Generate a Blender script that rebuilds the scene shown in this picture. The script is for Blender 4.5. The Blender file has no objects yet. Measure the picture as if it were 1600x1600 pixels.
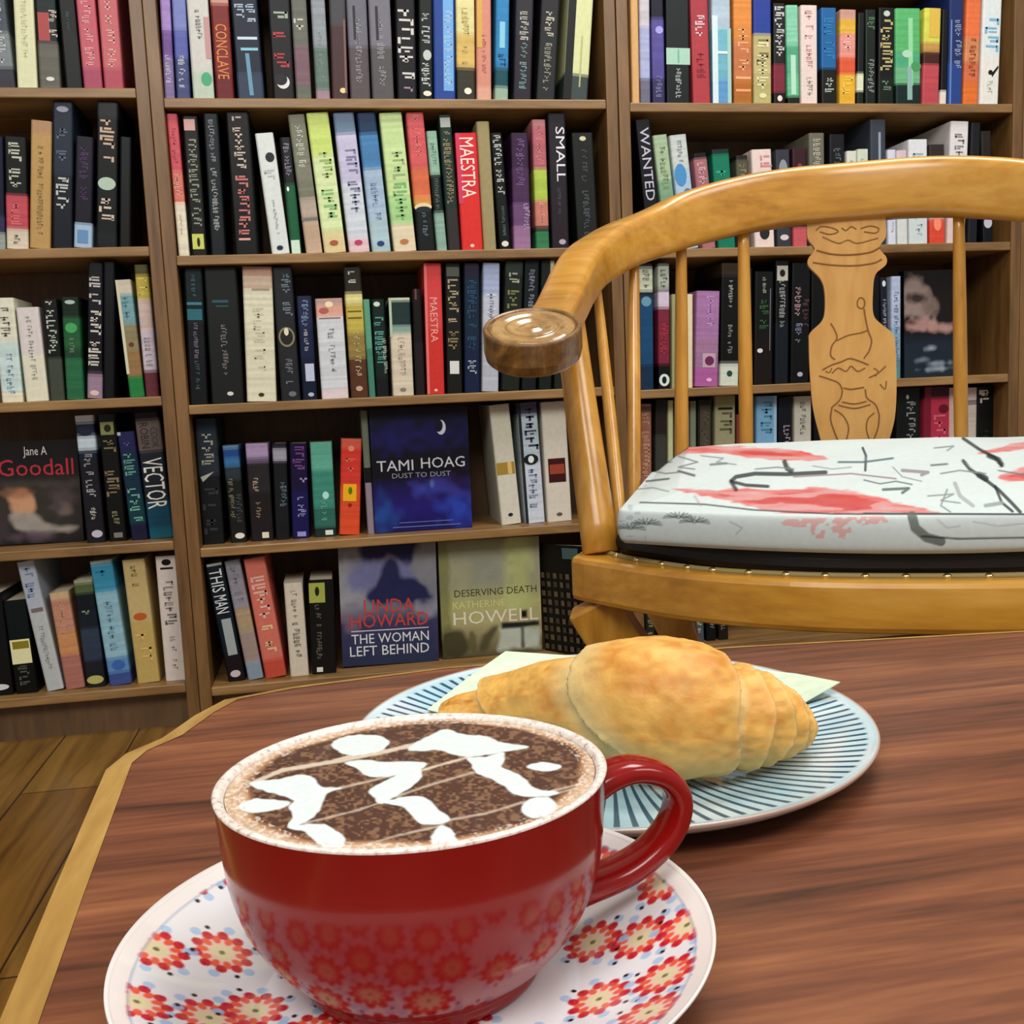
import bpy, bmesh, math, random
import numpy as np
from mathutils import Vector, Matrix

# ------------------------------------------------------------------ camera
C = bpy.context.scene.collection
YAW, PITCH, ROLL = [math.radians(a) for a in (9.6, 7.0, -2.47)]
FOC = 1600.0
CAM = np.array([0.0, 0.0, 0.60])
fw = np.array([math.sin(YAW)*math.cos(PITCH), math.cos(YAW)*math.cos(PITCH), -math.sin(PITCH)])
rt0 = np.array([math.cos(YAW), -math.sin(YAW), 0.0])
up0 = np.cross(rt0, fw)
cr, sr = math.cos(ROLL), math.sin(ROLL)
rt = cr*rt0 + sr*up0
up = -sr*rt0 + cr*up0
cd = bpy.data.cameras.new('camera')
cam = bpy.data.objects.new('camera', cd)
C.objects.link(cam)
cam.matrix_world = Matrix(((rt[0], up[0], -fw[0], CAM[0]), (rt[1], up[1], -fw[1], CAM[1]),
                           (rt[2], up[2], -fw[2], CAM[2]), (0, 0, 0, 1)))
cd.sensor_width = 36.0
cd.lens = 36.0*FOC/1600.0
cd.clip_start = 0.01
bpy.context.scene.camera = cam

def ray(x, y): return (x-800)/FOC*rt - (y-800)/FOC*up + fw
def atY(x, y, Y):
    d = ray(x, y); return CAM + d*(Y/d[1])
def atZ(x, y, Z):
    d = ray(x, y); return CAM + d*((Z-CAM[2])/d[2])
def proj(P):
    P = np.asarray(P, float) - CAM
    d = P@fw
    return 800+FOC*(P@rt)/d, 800-FOC*(P@up)/d

# ------------------------------------------------------------------ light
world = bpy.data.worlds.new('world')
bpy.context.scene.world = world
world.use_nodes = True
bg = world.node_tree.nodes['Background']
bg.inputs[0].default_value = (0.97, 0.98, 1.0, 1)
bg.inputs[1].default_value = 0.36
vs = bpy.context.scene.view_settings
vs.view_transform = 'Standard'; vs.look = 'None'; vs.gamma = 1.0; vs.exposure = 0.0
vs.use_curve_mapping = False

def area(name, loc, target, sx, sy, power, col=(1, 0.965, 0.91)):
    l = bpy.data.lights.new(name, 'AREA'); l.shape = 'RECTANGLE'
    l.size = sx; l.size_y = sy; l.energy = power; l.color = col
    o = bpy.data.objects.new(name, l); C.objects.link(o)
    o.location = loc
    o.rotation_euler = (Vector(target)-Vector(loc)).to_track_quat('-Z', 'Y').to_euler()
    return o
area('ceiling_panel_light', (0.75, 1.05, 2.55), (0.3, 0.6, 0.3), 0.9, 0.6, 27)
area('ceiling_panel_light', (-0.5, -0.9, 2.3), (0.2, 1.9, 0.5), 1.4, 0.8, 40)
area('ceiling_panel_light', (1.6, -0.6, 2.5), (0.9, 1.9, 0.6), 1.2, 0.8, 24)

# ------------------------------------------------------------------ helpers
def lin(c):
    if isinstance(c, str):
        c = c.lstrip('#')
        if len(c) == 3: c = ''.join(k*2 for k in c)
        c = [int(c[i:i+2], 16)/255 for i in (0, 2, 4)]
    return tuple((v/12.92 if v <= 0.04045 else ((v+0.055)/1.055)**2.4) for v in c)

def tag(o, label=None, cat=None, group=None, kind=None):
    if label: o['label'] = label
    if cat: o['category'] = cat
    if group: o['group'] = group
    if kind: o['kind'] = kind
    return o

def empty(name, loc=(0, 0, 0), rz=0.0):
    o = bpy.data.objects.new(name, None); C.objects.link(o)
    o.location = loc; o.rotation_euler = (0, 0, rz); o.empty_display_size = 0.02
    return o

def mesh_obj(name, V, Fc, mat, parent=None, cols=None, fcols=None, smooth=False, edges=()):
    me = bpy.data.meshes.new(name)
    me.from_pydata([tuple(map(float, v)) for v in V], list(edges), [tuple(map(int, f)) for f in Fc])
    if cols is not None or fcols is not None:
        ca = me.color_attributes.new('Col', 'FLOAT_COLOR', 'CORNER')
        vi = np.empty(len(me.loops), dtype=np.int64); me.loops.foreach_get('vertex_index', vi)
        if cols is not None:
            cc = np.asarray(cols, float)[vi]
        else:
            cnt = np.array([len(f) for f in Fc]); cc = np.repeat(np.asarray(fcols, float), cnt, axis=0)
        buf = np.ones((len(vi), 4)); buf[:, :3] = cc[:, :3]
        ca.data.foreach_set('color', buf.ravel())
    if smooth:
        me.polygons.foreach_set('use_smooth', [True]*len(me.polygons))
    me.update()
    if mat: me.materials.append(mat)
    o = bpy.data.objects.new(name, me); C.objects.link(o)
    if parent: o.parent = parent
    return o

class MB:
    """collects simple shapes for ONE mesh object"""
    def __init__(s): s.V = []; s.F = []; s.C = []
    def add(s, V, F, col=(1, 1, 1)):
        n = len(s.V); s.V += [tuple(v) for v in V]
        s.F += [tuple(i+n for i in f) for f in F]; s.C += [col]*len(F)
    def box(s, x0, x1, y0, y1, z0, z1, col=(1, 1, 1)):
        s.add([(x0, y0, z0), (x1, y0, z0), (x1, y1, z0), (x0, y1, z0), (x0, y0, z1), (x1, y0, z1), (x1, y1, z1), (x0, y1, z1)],
              [(0, 3, 2, 1), (4, 5, 6, 7), (0, 1, 5, 4), (1, 2, 6, 5), (2, 3, 7, 6), (3, 0, 4, 7)], col)
    def sweep(s, path, prof, up=(0, 0, 1), closed=False, caps=True, col=(1, 1, 1)):
        """prof(i) -> list of (side, up) offsets"""
        P = [Vector(p) for p in path]; n = len(P); rings = []
        for i, p in enumerate(P):
            a = P[(i-1) % n] if closed or i > 0 else P[i]
            b = P[(i+1) % n] if closed or i < n-1 else P[i]
            t = (b-a).normalized(); u = Vector(up); u = (u-t*u.dot(t))
            if u.length < 1e-4: u = Vector((0, 1, 0)); u = u-t*u.dot(t)
            u.normalize(); sd = t.cross(u)
            rings.append([p+sd*q[0]+u*q[1] for q in prof(i)])
        m = len(rings[0]); V = [v for r in rings for v in r]; F = []
        for i in range(n if closed else n-1):
            for j in range(m):
                a = i*m+j; b = i*m+(j+1) % m; i2 = ((i+1) % n)*m
                F.append((a, b, i2+(j+1) % m, i2+j))
        if caps and not closed:
            F.append(tuple(range(m-1, -1, -1))); F.append(tuple((n-1)*m+j for j in range(m)))
        s.add(V, F, col)
    def tube(s, path, rad, m=12, **k):
        r = rad if callable(rad) else (lambda i: rad)
        s.sweep(path, lambda i: [(r(i)*math.cos(2*math.pi*j/m), r(i)*math.sin(2*math.pi*j/m)) for j in range(m)], **k)
    def lathe(s, prof, m=64, center=(0, 0, 0), col=(1, 1, 1)):
        V = []; F = []
        for r, z in prof:
            for j in range(m):
                a = 2*math.pi*j/m; V.append((center[0]+r*math.cos(a), center[1]+r*math.sin(a), center[2]+z))
        for i in range(len(prof)-1):
            for j in range(m):
                F.append((i*m+j, i*m+(j+1) % m, (i+1)*m+(j+1) % m, (i+1)*m+j))
        s.add(V, F, col)
    def ball(s, c, r, m=10, col=(1, 1, 1), sz=1.0):
        prof = [(max(1e-5, r*math.sin(math.pi*i/6)), -sz*r*math.cos(math.pi*i/6)) for i in range(7)]
        s.lathe(prof, m, c, col)
    def build(s, name, mat, parent=None, smooth=False, colors=False, bevel=0, angle=None, sub=0):
        o = mesh_obj(name, s.V, s.F, mat, parent, fcols=s.C if colors else None, smooth=smooth)
        bm = bmesh.new(); bm.from_mesh(o.data); bmesh.ops.recalc_face_normals(bm, faces=bm.faces); bm.to_mesh(o.data); bm.free()
        if bevel:
            b = o.modifiers.new('bevel', 'BEVEL'); b.width = bevel; b.segments = 2; b.limit_method = 'ANGLE'; b.angle_limit = math.radians(35)
        if sub:
            b = o.modifiers.new('subd', 'SUBSURF'); b.levels = sub; b.render_levels = sub
        return o

def catmull(pts, n):
    P = np.array(pts, float); out = []
    Q = np.vstack([2*P[0]-P[1], P, 2*P[-1]-P[-2]])
    for i in range(1, len(Q)-2):
        for k in range(n):
            t = k/n
            out.append(0.5*((2*Q[i])+(-Q[i-1]+Q[i+1])*t+(2*Q[i-1]-5*Q[i]+4*Q[i+1]-Q[i+2])*t*t+(-Q[i-1]+3*Q[i]-3*Q[i+1]+Q[i+2])*t**3))
    out.append(P[-1]); return np.array(out)

def inpoly(px, py, poly):
    r = np.zeros(px.shape, bool); n = len(poly)
    for i in range(n):
        x1, y1 = poly[i]; x2, y2 = poly[(i+1) % n]
        if y1 == y2: continue
        c = ((y1 > py) != (y2 > py)) & (px < (x2-x1)*(py-y1)/(y2-y1)+x1)
        r ^= c
    return r
def segdist(px, py, pts):
    d = np.full(px.shape, 1e9)
    for (x1, y1), (x2, y2) in zip(pts[:-1], pts[1:]):
        L = (x2-x1)**2+(y2-y1)**2+1e-9
        t = np.clip(((px-x1)*(x2-x1)+(py-y1)*(y2-y1))/L, 0, 1)
        d = np.minimum(d, np.hypot(px-x1-t*(x2-x1), py-y1-t*(y2-y1)))
    return d
def polysmooth(p, n=4):
    """closed smooth polygon through points"""
    P = np.array(p, float); m = len(P); out = []
    for i in range(m):
        a, b, c, d = P[(i-1) % m], P[i], P[(i+1) % m], P[(i+2) % m]
        for k in range(n):
            t = k/n
            out.append(0.5*((2*b)+(-a+c)*t+(2*a-5*b+4*c-d)*t*t+(-a+3*b-3*c+d)*t**3))
    return [tuple(q) for q in out]

# ------------------------------------------------------------------ materials
def newmat(name):
    m = bpy.data.materials.new(name); m.use_nodes = True
    nt = m.node_tree; b = nt.nodes['Principled BSDF']
    return m, nt, b
def N(nt, t, **k):
    n = nt.nodes.new(t)
    for a, v in k.items():
        if a.startswith('i_'): n.inputs[a[2:]].default_value = v
        else: setattr(n, a, v)
    return n
def coords(nt, scale=(1, 1, 1), rot=(0, 0, 0), kind='Object'):
    tc = N(nt, 'ShaderNodeTexCoord'); mp = N(nt, 'ShaderNodeMapping')
    mp.inputs['Scale'].default_value = scale; mp.inputs['Rotation'].default_value = rot
    nt.links.new(tc.outputs[kind], mp.inputs[0]); return mp.outputs[0]
def ramp(nt, fac, stops):
    r = N(nt, 'ShaderNodeValToRGB'); nt.links.new(fac, r.inputs[0])
    e = r.color_ramp.elements
    while len(e) < len(stops): e.new(0.5)
    for k, (p, c) in zip(e, stops): k.position = p; k.color = (*lin(c), 1) if isinstance(c, str) else (*c, 1)
    return r.outputs[0]
def bump(nt, b, h, strength=0.2, dist=0.002):
    n = N(nt, 'ShaderNodeBump'); n.inputs['Strength'].default_value = strength; n.inputs['Distance'].default_value = dist
    nt.links.new(h, n.inputs['Height']); nt.links.new(n.outputs[0], b.inputs['Normal'])

def plain(name, col, rough=0.5, metal=0.0, coat=0.0, noise=0.0, spec=0.5, nscale=60):
    m, nt, b = newmat(name)
    b.inputs['Roughness'].default_value = rough; b.inputs['Metallic'].default_value = metal
    b.inputs['Coat Weight'].default_value = coat; b.inputs['Specular IOR Level'].default_value = spec
    c = lin(col)
    if noise:
        n = N(nt, 'ShaderNodeTexNoise'); n.inputs['Scale'].default_value = nscale; n.inputs['Detail'].default_value = 6
        nt.links.new(coords(nt), n.inputs['Vector'])
        o = ramp(nt, n.outputs['Fac'], [(0.3, tuple(v*(1-noise) for v in c)), (0.7, tuple(min(1, v*(1+noise)) for v in c))])
        nt.links.new(o, b.inputs['Base Color'])
    else:
        b.inputs['Base Color'].default_value = (*c, 1)
    return m

def wood(name, c1, c2, c3, scale=(1, 1, 1), rough=0.4, coat=0.0, ns=6.0, bstr=0.15, spec=0.5, dist=1.0, stops=(0.3, 0.52, 0.75)):
    """grain runs along the axis whose scale is small"""
    m, nt, b = newmat(name)
    v = coords(nt, scale)
    n1 = N(nt, 'ShaderNodeTexNoise'); n1.inputs['Scale'].default_value = ns; n1.inputs['Detail'].default_value = 8
    n1.inputs['Roughness'].default_value = 0.62; n1.inputs['Distortion'].default_value = dist
    nt.links.new(v, n1.inputs['Vector'])
    n2 = N(nt, 'ShaderNodeTexNoise'); n2.inputs['Scale'].default_value = ns*6; n2.inputs['Detail'].default_value = 4
    nt.links.new(v, n2.inputs['Vector'])
    mx = N(nt, 'ShaderNodeMix'); mx.inputs[0].default_value = 0.28
    nt.links.new(n1.outputs['Fac'], mx.inputs[2]); nt.links.new(n2.outputs['Fac'], mx.inputs[3])
    o = ramp(nt, mx.outputs[0], [(stops[0], c1), (stops[1], c2), (stops[2], c3)])
    nt.links.new(o, b.inputs['Base Color'])
    b.inputs['Roughness'].default_value = rough; b.inputs['Coat Weight'].default_value = coat
    b.inputs['Specular IOR Level'].default_value = spec
    b.inputs['Coat Roughness'].default_value = 0.18
    bump(nt, b, mx.outputs[0], bstr, 0.001)
    return m

def vcol(name, rough=0.45, noise=0.10, nscale=90, coat=0.0, spec=0.5, bumps=0.0, bscale=300, bdist=0.0006):
    m, nt, b = newmat(name)
    a = N(nt, 'ShaderNodeVertexColor'); a.layer_name = 'Col'
    n = N(nt, 'ShaderNodeTexNoise'); n.inputs['Scale'].default_value = nscale; n.inputs['Detail'].default_value = 5
    nt.links.new(coords(nt), n.inputs['Vector'])
    r = ramp(nt, n.outputs['Fac'], [(0.3, (1-noise*1.6,)*3), (0.7, (1.0,)*3)])
    mx = N(nt, 'ShaderNodeMix'); mx.data_type = 'RGBA'; mx.blend_type = 'MULTIPLY'; mx.inputs[0].default_value = 1.0
    nt.links.new(a.outputs['Color'], mx.inputs[6]); nt.links.new(r, mx.inputs[7])
    nt.links.new(mx.outputs[2], b.inputs['Base Color'])
    b.inputs['Roughness'].default_value = rough; b.inputs['Coat Weight'].default_value = coat
    b.inputs['Specular IOR Level'].default_value = spec
    if bumps:
        n2 = N(nt, 'ShaderNodeTexNoise'); n2.inputs['Scale'].default_value = bscale; n2.inputs['Detail'].default_value = 4
        nt.links.new(coords(nt), n2.inputs['Vector']); bump(nt, b, n2.outputs['Fac'], bumps, bdist)
    return m

M_case = wood('bookcase_wood', '4a3016', '74522a', '90693c', (3, 3, 0.35), 0.45, 0.1, 6)
M_shelf = wood('shelf_wood', '5e4220', '926e40', 'b08b58', (0.35, 3, 3), 0.42, 0.1, 6)
M_back = wood('back_panel_wood', '4c3420', '664a2e', '7a5a38', (3, 3, 0.4), 0.6, 0, 5)
M_floor = None
M_table = wood('red_brown_table_wood', '43261c', '74432d', '9c6340', (0.32, 4.2, 1), 0.36, 0.12, 9, 0.05, 0.4, 0.6, (0.34, 0.5, 0.68))
M_tabedge = wood('pale_table_edge_wood', '8a6430', 'b08846', 'd0ab66', (3, 0.5, 3), 0.4, 0.1, 8)
M_chair = wood('golden_chair_wood', 'a0671c', 'c88f34', 'dcab50', (3.5, 3.5, 0.5), 0.28, 0.4, 7, 0.05, 0.5, .6)
M_chairh = wood('golden_rail_wood', 'a0671c', 'c88f34', 'dcab50', (0.55, 2.5, 3.5), 0.28, 0.4, 7, 0.05, 0.5, .6)
M_scroll = wood('polished_scroll_face_wood', '5a3a18', 'a07840', 'c8a468', (1, 1, 1), 0.14, 0.7, 14, 0.1, 0.5, 3)
M_chair_end = wood('worn_end_grain_wood', '3a2410', '7a5426', 'b08c50', (2, 2, 2), 0.3, 0.4, 12, 0.1, 0.5, 2.5)
M_splat = wood('pale_splat_wood', 'b57f38', 'cf9a50', 'dcab62', (2, 2, 0.5), 0.42, 0.1, 8, 0.04)
M_carve = plain('carved_line_wood', '86561f', 0.6)
M_black = plain('black_leather', '0b0a0a', 0.5, noise=0.2)
M_nail = plain('brass_nail', 'd8c890', 0.25, 1.0)
M_cover = vcol('book_cover', 0.42, 0.07, 120, 0.0, 0.22)
M_print = vcol('book_print', 0.42, 0.05, 200, 0.0, 0.22)
M_page = plain('book_pages', 'd6cbb2', 0.8, noise=0.1, nscale=400)
M_red = plain('red_glazed_ceramic', '86100c', 0.16, 0, 0.1, spec=0.35)
M_redh = M_red
M_croi = vcol('croissant_crust', 0.5, 0.14, 90, 0.0, 0.4, 0.5, 140, 0.0016)
M_cush = vcol('printed_cushion_fabric', 0.85, 0.04, 200, 0, 0.2, 0.15, 900, 0.0004)
M_saucer = vcol('painted_saucer_glaze', 0.14, 0.0, 50, 0.5)
M_coffee = vcol('cocoa_dusted_foam', 0.55, 0.06, 500, 0.1, 0.4, 0.5, 900, 0.0004)
M_napkin = plain('pale_paper_napkin', 'cddcc2', 0.8, noise=0.08, nscale=120)

def floor_mat():
    m, nt, b = newmat('floor_boards')
    v = coords(nt, (1, 1, 1), (0, 0, math.radians(90)))
    br = N(nt, 'ShaderNodeTexBrick'); br.inputs['Scale'].default_value = 1.0
    br.inputs['Brick Width'].default_value = 1.1; br.inputs['Row Height'].default_value = 0.13
    br.inputs['Mortar Size'].default_value = 0.0016; br.inputs['Color1'].default_value = (*lin('8d6a30'), 1)
    br.inputs['Color2'].default_value = (*lin('785422'), 1); br.inputs['Mortar'].default_value = (*lin('3a2610'), 1)
    nt.links.new(v, br.inputs['Vector'])
    n = N(nt, 'ShaderNodeTexNoise'); n.inputs['Scale'].default_value = 5; n.inputs['Detail'].default_value = 8; n.inputs['Distortion'].default_value = 1.2
    nt.links.new(coords(nt, (5, 0.5, 1)), n.inputs['Vector'])
    r = ramp(nt, n.outputs['Fac'], [(0.3, (0.5, 0.42, 0.36)), (0.55, (0.95, 0.92, 0.9)), (0.75, (1.2, 1.15, 1.1))])
    mx = N(nt, 'ShaderNodeMix'); mx.data_type = 'RGBA'; mx.blend_type = 'MULTIPLY'; mx.inputs[0].default_value = 1
    nt.links.new(br.outputs['Color'], mx.inputs[6]); nt.links.new(r, mx.inputs[7])
    nt.links.new(mx.outputs[2], b.inputs['Base Color']); b.inputs['Roughness'].default_value = 0.32
    bump(nt, b, n.outputs['Fac'], 0.1, 0.001)
    return m
M_floor = floor_mat()

def plate_mat():
    m, nt, b = newmat('blue_striped_glaze')
    tc = N(nt, 'ShaderNodeTexCoord'); sp = N(nt, 'ShaderNodeSeparateXYZ'); nt.links.new(tc.outputs['Object'], sp.inputs[0])
    def mth(op, a, bb=None):
        n = N(nt, 'ShaderNodeMath'); n.operation = op
        for i, q in enumerate((a, bb)):
            if q is None: continue
            if isinstance(q, (int, float)): n.inputs[i].default_value = q
            else: nt.links.new(q, n.inputs[i])
        return n.outputs[0]
    X, Y = sp.outputs[0], sp.outputs[1]
    rr = mth('SQRT', mth('ADD', mth('MULTIPLY', X, X), mth('MULTIPLY', Y, Y)))
    th = mth('ARCTAN2', Y, X)
    nz = N(nt, 'ShaderNodeTexNoise'); nz.inputs['Scale'].default_value = 30; nt.links.new(tc.outputs['Object'], nz.inputs['Vector'])
    wob = mth('MULTIPLY', nz.outputs['Fac'], 0.5)
    s = mth('SINE', mth('ADD', mth('ADD', mth('MULTIPLY', th, 104.0), mth('MULTIPLY', rr, 14.0)), wob))
    line = mth('MULTIPLY', mth('SUBTRACT', s, 0.25), 2.6)
    line = mth('MINIMUM', mth('MAXIMUM', line, 0.0), 1.0)
    inner = mth('MINIMUM', mth('MAXIMUM', mth('MULTIPLY', mth('SUBTRACT', rr, 0.022), 300.0), 0.0), 1.0)
    outer = mth('MINIMUM', mth('MAXIMUM', mth('MULTIPLY', mth('SUBTRACT', 0.1182, rr), 600.0), 0.0), 1.0)
    f = mth('MULTIPLY', mth('MULTIPLY', line, inner), outer)
    soft = N(nt, 'ShaderNodeTexNoise'); soft.inputs['Scale'].default_value = 18; nt.links.new(tc.outputs['Object'], soft.inputs['Vector'])
    base = ramp(nt, soft.outputs['Fac'], [(0.35, 'a8cfdc'), (0.65, 'd6e6ea')])
    mx = N(nt, 'ShaderNodeMix'); mx.data_type = 'RGBA'; nt.links.new(f, mx.inputs[0])
    nt.links.new(base, mx.inputs[6]); mx.inputs[7].default_value = (*lin('2b5570'), 1)
    rimf = mth('MINIMUM', mth('MAXIMUM', mth('MULTIPLY', mth('SUBTRACT', rr, 0.1214), 1500.0), 0.0), 1.0)
    mx2 = N(nt, 'ShaderNodeMix'); mx2.data_type = 'RGBA'; nt.links.new(rimf, mx2.inputs[0])
    nt.links.new(mx.outputs[2], mx2.inputs[6]); mx2.inputs[7].default_value = (*lin('b99f92'), 1)
    nt.links.new(mx2.outputs[2], b.inputs['Base Color'])
    b.inputs['Roughness'].default_value = 0.12; b.inputs['Coat Weight'].default_value = 0.4
    return m
M_plate = plate_mat()

# ------------------------------------------------------------------ setting
D = 1.90            # front plane of the bookcases
CASED = 0.235
mb = MB(); mb.box(-2.6, 3.2, -1.8, 2.3, -0.04, 0.0); tag(mb.build('floor', M_floor), kind='structure')
mb = MB(); mb.box(-2.6, 3.2, 2.2, 2.28, 0, 2.7); tag(mb.build('wall_back', plain('wall_paint', 'c8bba0', 0.8)), kind='structure')

# bookcases: inner left X, inner right X and shelf-top heights read on the front plane
INN = {0: (-1.085, -0.2975), 1: (-0.2535, 0.5305), 2: (0.5755, 1.3600), 3: (1.4040, 2.19)}
SH = {0: [1.132, 0.868, 0.609, 0.350, 0.086], 1: [1.116, 0.851, 0.591, 0.333, 0.074],
      2: [1.111, 0.845, 0.582, 0.330, 0.072], 3: [1.111, 0.846, 0.580, 0.335, 0.072]}
CASENAME = {0: 'left', 1: 'middle', 2: 'right', 3: 'far-right'}
CLAB = {0: 'brown wooden bookcase at the left edge, its lowest shelf above bare floor',
        1: 'brown wooden bookcase in the middle with two large covers facing out on its bottom shelf',
        2: 'brown wooden bookcase standing right behind the golden armchair',
        3: 'brown wooden bookcase cut off by the right edge of the photo'}
TH = 0.017
for k, (x0, x1) in INN.items():
    root = empty('bookcase', ((x0+x1)/2, D, 0))
    tag(root, CLAB[k], 'bookcase', 'wooden bookcases along the wall')
    cx = (x0+x1)/2; hw = (x1-x0)/2; sp = 0.0215
    for s in (-1, 1):
        m = MB(); a, b = (-hw-sp, -hw) if s < 0 else (hw, hw+sp)
        m.box(a, b, 0, CASED+.01, 0.0, 1.66); m.build('side_panel', M_case, root, bevel=0.0015)
    m = MB(); m.box(-hw, hw, CASED, CASED+0.006, 0.03, 1.66); m.build('back_panel', M_back, root)
    for z in SH[k]+[SH[k][0]+0.262, 1.655]:
        m = MB(); m.box(-hw+.0003, hw-.0003, 0.001, CASED-.0003, z-TH, z); m.build('shelf', M_shelf, root, bevel=0.002)
    m = MB(); m.box(-hw+.0003, hw-.0003, 0.03, 0.045, 0.0, SH[k][-1]-TH-.0003)
    m.build('plinth', M_back, root)

# ------------------------------------------------------------------ books
rng = random.Random(7)
GLY = []
for _ in range(40):     # abstract stroke clusters standing in for lettering too small to read
    g = [(.04, rng.uniform(0, .35), rng.uniform(.24, .34), rng.uniform(.7, 1))]
    if rng.random() < .6: g.append((.46, rng.uniform(0, .5), rng.uniform(.62, .74), rng.uniform(.6, 1)))
    u = rng.choice((0.02, .8, .4)); g.append((.04, u, .74, u+.17)); GLY.append(g)

def text_geo(txt):
    """flat glyph mesh in unit height, origin lower left"""
    cu = bpy.data.curves.new('t', 'FONT'); cu.body = txt; cu.resolution_u = 2
    ob = bpy.data.objects.new('t', cu)
    C.objects.link(ob)
    dg = bpy.context.evaluated_depsgraph_get(); dg.update()
    me = bpy.data.meshes.new_from_object(ob.evaluated_get(dg))
    V = np.array([v.co[:2] for v in me.vertices]); F = [tuple(p.vertices) for p in me.polygons]
    bpy.data.objects.remove(ob); bpy.data.curves.remove(cu); bpy.data.meshes.remove(me)
    lo = V.min(0); hi = V.max(0)
    return (V-lo)/(hi-lo), F, (hi-lo)

def art(mb, w, h, marks, zoff=-0.0004, bs=None):
    """print on a spine/cover of size w x h lying in the XZ plane at y=0 (facing -Y)"""
    k = [0]
    def lay():
        k[0] += 1; return zoff-0.00006*k[0]
    for tok in marks.split(';'):
        a = tok.split()
        if not a: continue
        c = lin(a[-1] if a[0] in 'RE' else a[3] if a[0] == 'T' else a[4])
        y = lay()
        if a[0] == 'T' and bs:
            g = [q[1] for q in bs if q[0] <= float(a[1])+.01][-1]; c = tuple(v*.74+u*.26 for v, u in zip(c, g))
        if a[0] == 'R':
            u0, u1, v0, v1 = map(float, a[1:5])
            mb.add([(u0*w, y, h*(1-v1)), (u1*w, y, h*(1-v1)), (u1*w, y, h*(1-v0)), (u0*w, y, h*(1-v0))], [(0, 1, 2, 3)], c)
        elif a[0] == 'E':
            u, v, ru, rv = map(float, a[1:5]); n = 16
            mb.add([(w*(u+ru*math.cos(2*math.pi*i/n)), y, h*(1-v)+h*rv*math.sin(2*math.pi*i/n)) for i in range(n)], [tuple(range(n))], c)
        elif a[0] == 'T':        # illegible lettering running down the spine
            v0, v1 = float(a[1]), float(a[2]); sz = float(a[4]) if len(a) > 4 else .5; uc = float(a[5]) if len(a) > 5 else .5
            ht = sz*w; z = h*(1-v0); x0 = uc*w-ht/2; adv = max(.0030, ht*0.52)
            while z-adv*.9 > h*(1-v1):
                if rng.random() < 0.16: z -= adv*0.8; continue
                for g in rng.choice(GLY):
                    za, zb = z-g[0]*adv, z-g[2]*adv*1.0
                    mb.add([(x0+g[1]*ht, y, zb), (x0+g[3]*ht, y, zb), (x0+g[3]*ht, y, za), (x0+g[1]*ht, y, za)], [(0, 1, 2, 3)], c)
                z -= adv
        elif a[0] == 'W':        # legible word down the spine
            v0, v1 = float(a[2]), float(a[3]); sz = float(a[5]) if len(a) > 5 else .6; uc = float(a[6]) if len(a) > 6 else .5
            V, F, _ = text_geo(a[1].replace('_', ' ')); L = (v1-v0)*h; ht = sz*w; x0 = uc*w-ht/2
            mb.add([(x0+p[1]*ht, y, h*(1-v0)-p[0]*L) for p in V], F, c)
        elif a[0] == 'H':        # word across a cover: H text u0 v0 colour u1 v1
            u0, v0 = float(a[2]), float(a[3]); u1, v1 = float(a[5]), float(a[6])
            V, F, _ = text_geo(a[1].replace('_', ' '))
            mb.add([(w*(u0+p[0]*(u1-u0)), y, h*(1-v1)+p[1]*h*(v1-v0)) for p in V], F, c)
        elif a[0] == 'P':        # polygon: P x x x colour u v u v ...
            q = list(map(float, a[5:])); pts = [(w*q[i], y, h*(1-q[i+1])) for i in range(0, len(q), 2)]
            mb.add(pts, [tuple(range(len(pts)))], c)

def soft_cover(root, w, h, stops, blobs, words):
    nx, nz = 84, 120
    U, Vv = np.meshgrid(np.linspace(0, 1, nx), np.linspace(0, 1, nz), indexing='ij'); U = U.ravel(); Vv = Vv.ravel()
    ps = [q[0] for q in stops]; cs = np.array([lin(q[1]) for q in stops])
    col = np.stack([np.interp(Vv, ps, cs[:, i]) for i in range(3)], 1)
    rsn = np.random.RandomState(len(blobs)+int(w*1e5)); G = rsn.rand(40, 40)
    def nz2(f):
        a = U*f; b = Vv*f*1.3; i = a.astype(int); j = b.astype(int); fa = a-i; fb = b-j
        return G[i % 39, j % 39]*(1-fa)*(1-fb)+G[i % 39+1, j % 39]*fa*(1-fb)+G[i % 39, j % 39+1]*(1-fa)*fb+G[i % 39+1, j % 39+1]*fa*fb
    wob = (nz2(14)-.5)
    for b in blobs:
        kind, c, soft, amt = b[0], np.array(lin(b[1])), b[2], b[3]
        if kind == 'e':
            u, v, ru, rv = b[4]; sd = (1-np.hypot((U-u)/ru, (Vv-v)/rv))*min(ru, rv)
        else:
            P = polysmooth(b[4], 4) if kind == 'p' else list(b[4])
            sd = segdist(U, Vv, P+[P[0]])*np.where(inpoly(U, Vv, P), 1, -1)
        k = np.clip((sd+wob*soft*.9)/soft+.5, 0, 1)[:, None]*amt
        col = col*(1-k)+c*k
    col = col*(1+.16*wob[:, None])
    V = np.stack([U*w, np.full(len(U), -.0003), (1-Vv)*h], 1)
    idx = np.arange(nx*nz).reshape(nx, nz)
    F = np.stack([idx[:-1, 1:], idx[1:, 1:], idx[1:, :-1], idx[:-1, :-1]], -1).reshape(-1, 4).tolist()
    mesh_obj('cover_artwork', V, F, M_print, root, cols=np.clip(col, 0, 1))
    q = MB(); art(q, w, h, words, zoff=-.0006)
    if q.V: mesh_obj('cover_lettering', q.V, q.F, M_print, root, fcols=q.C)

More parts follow.
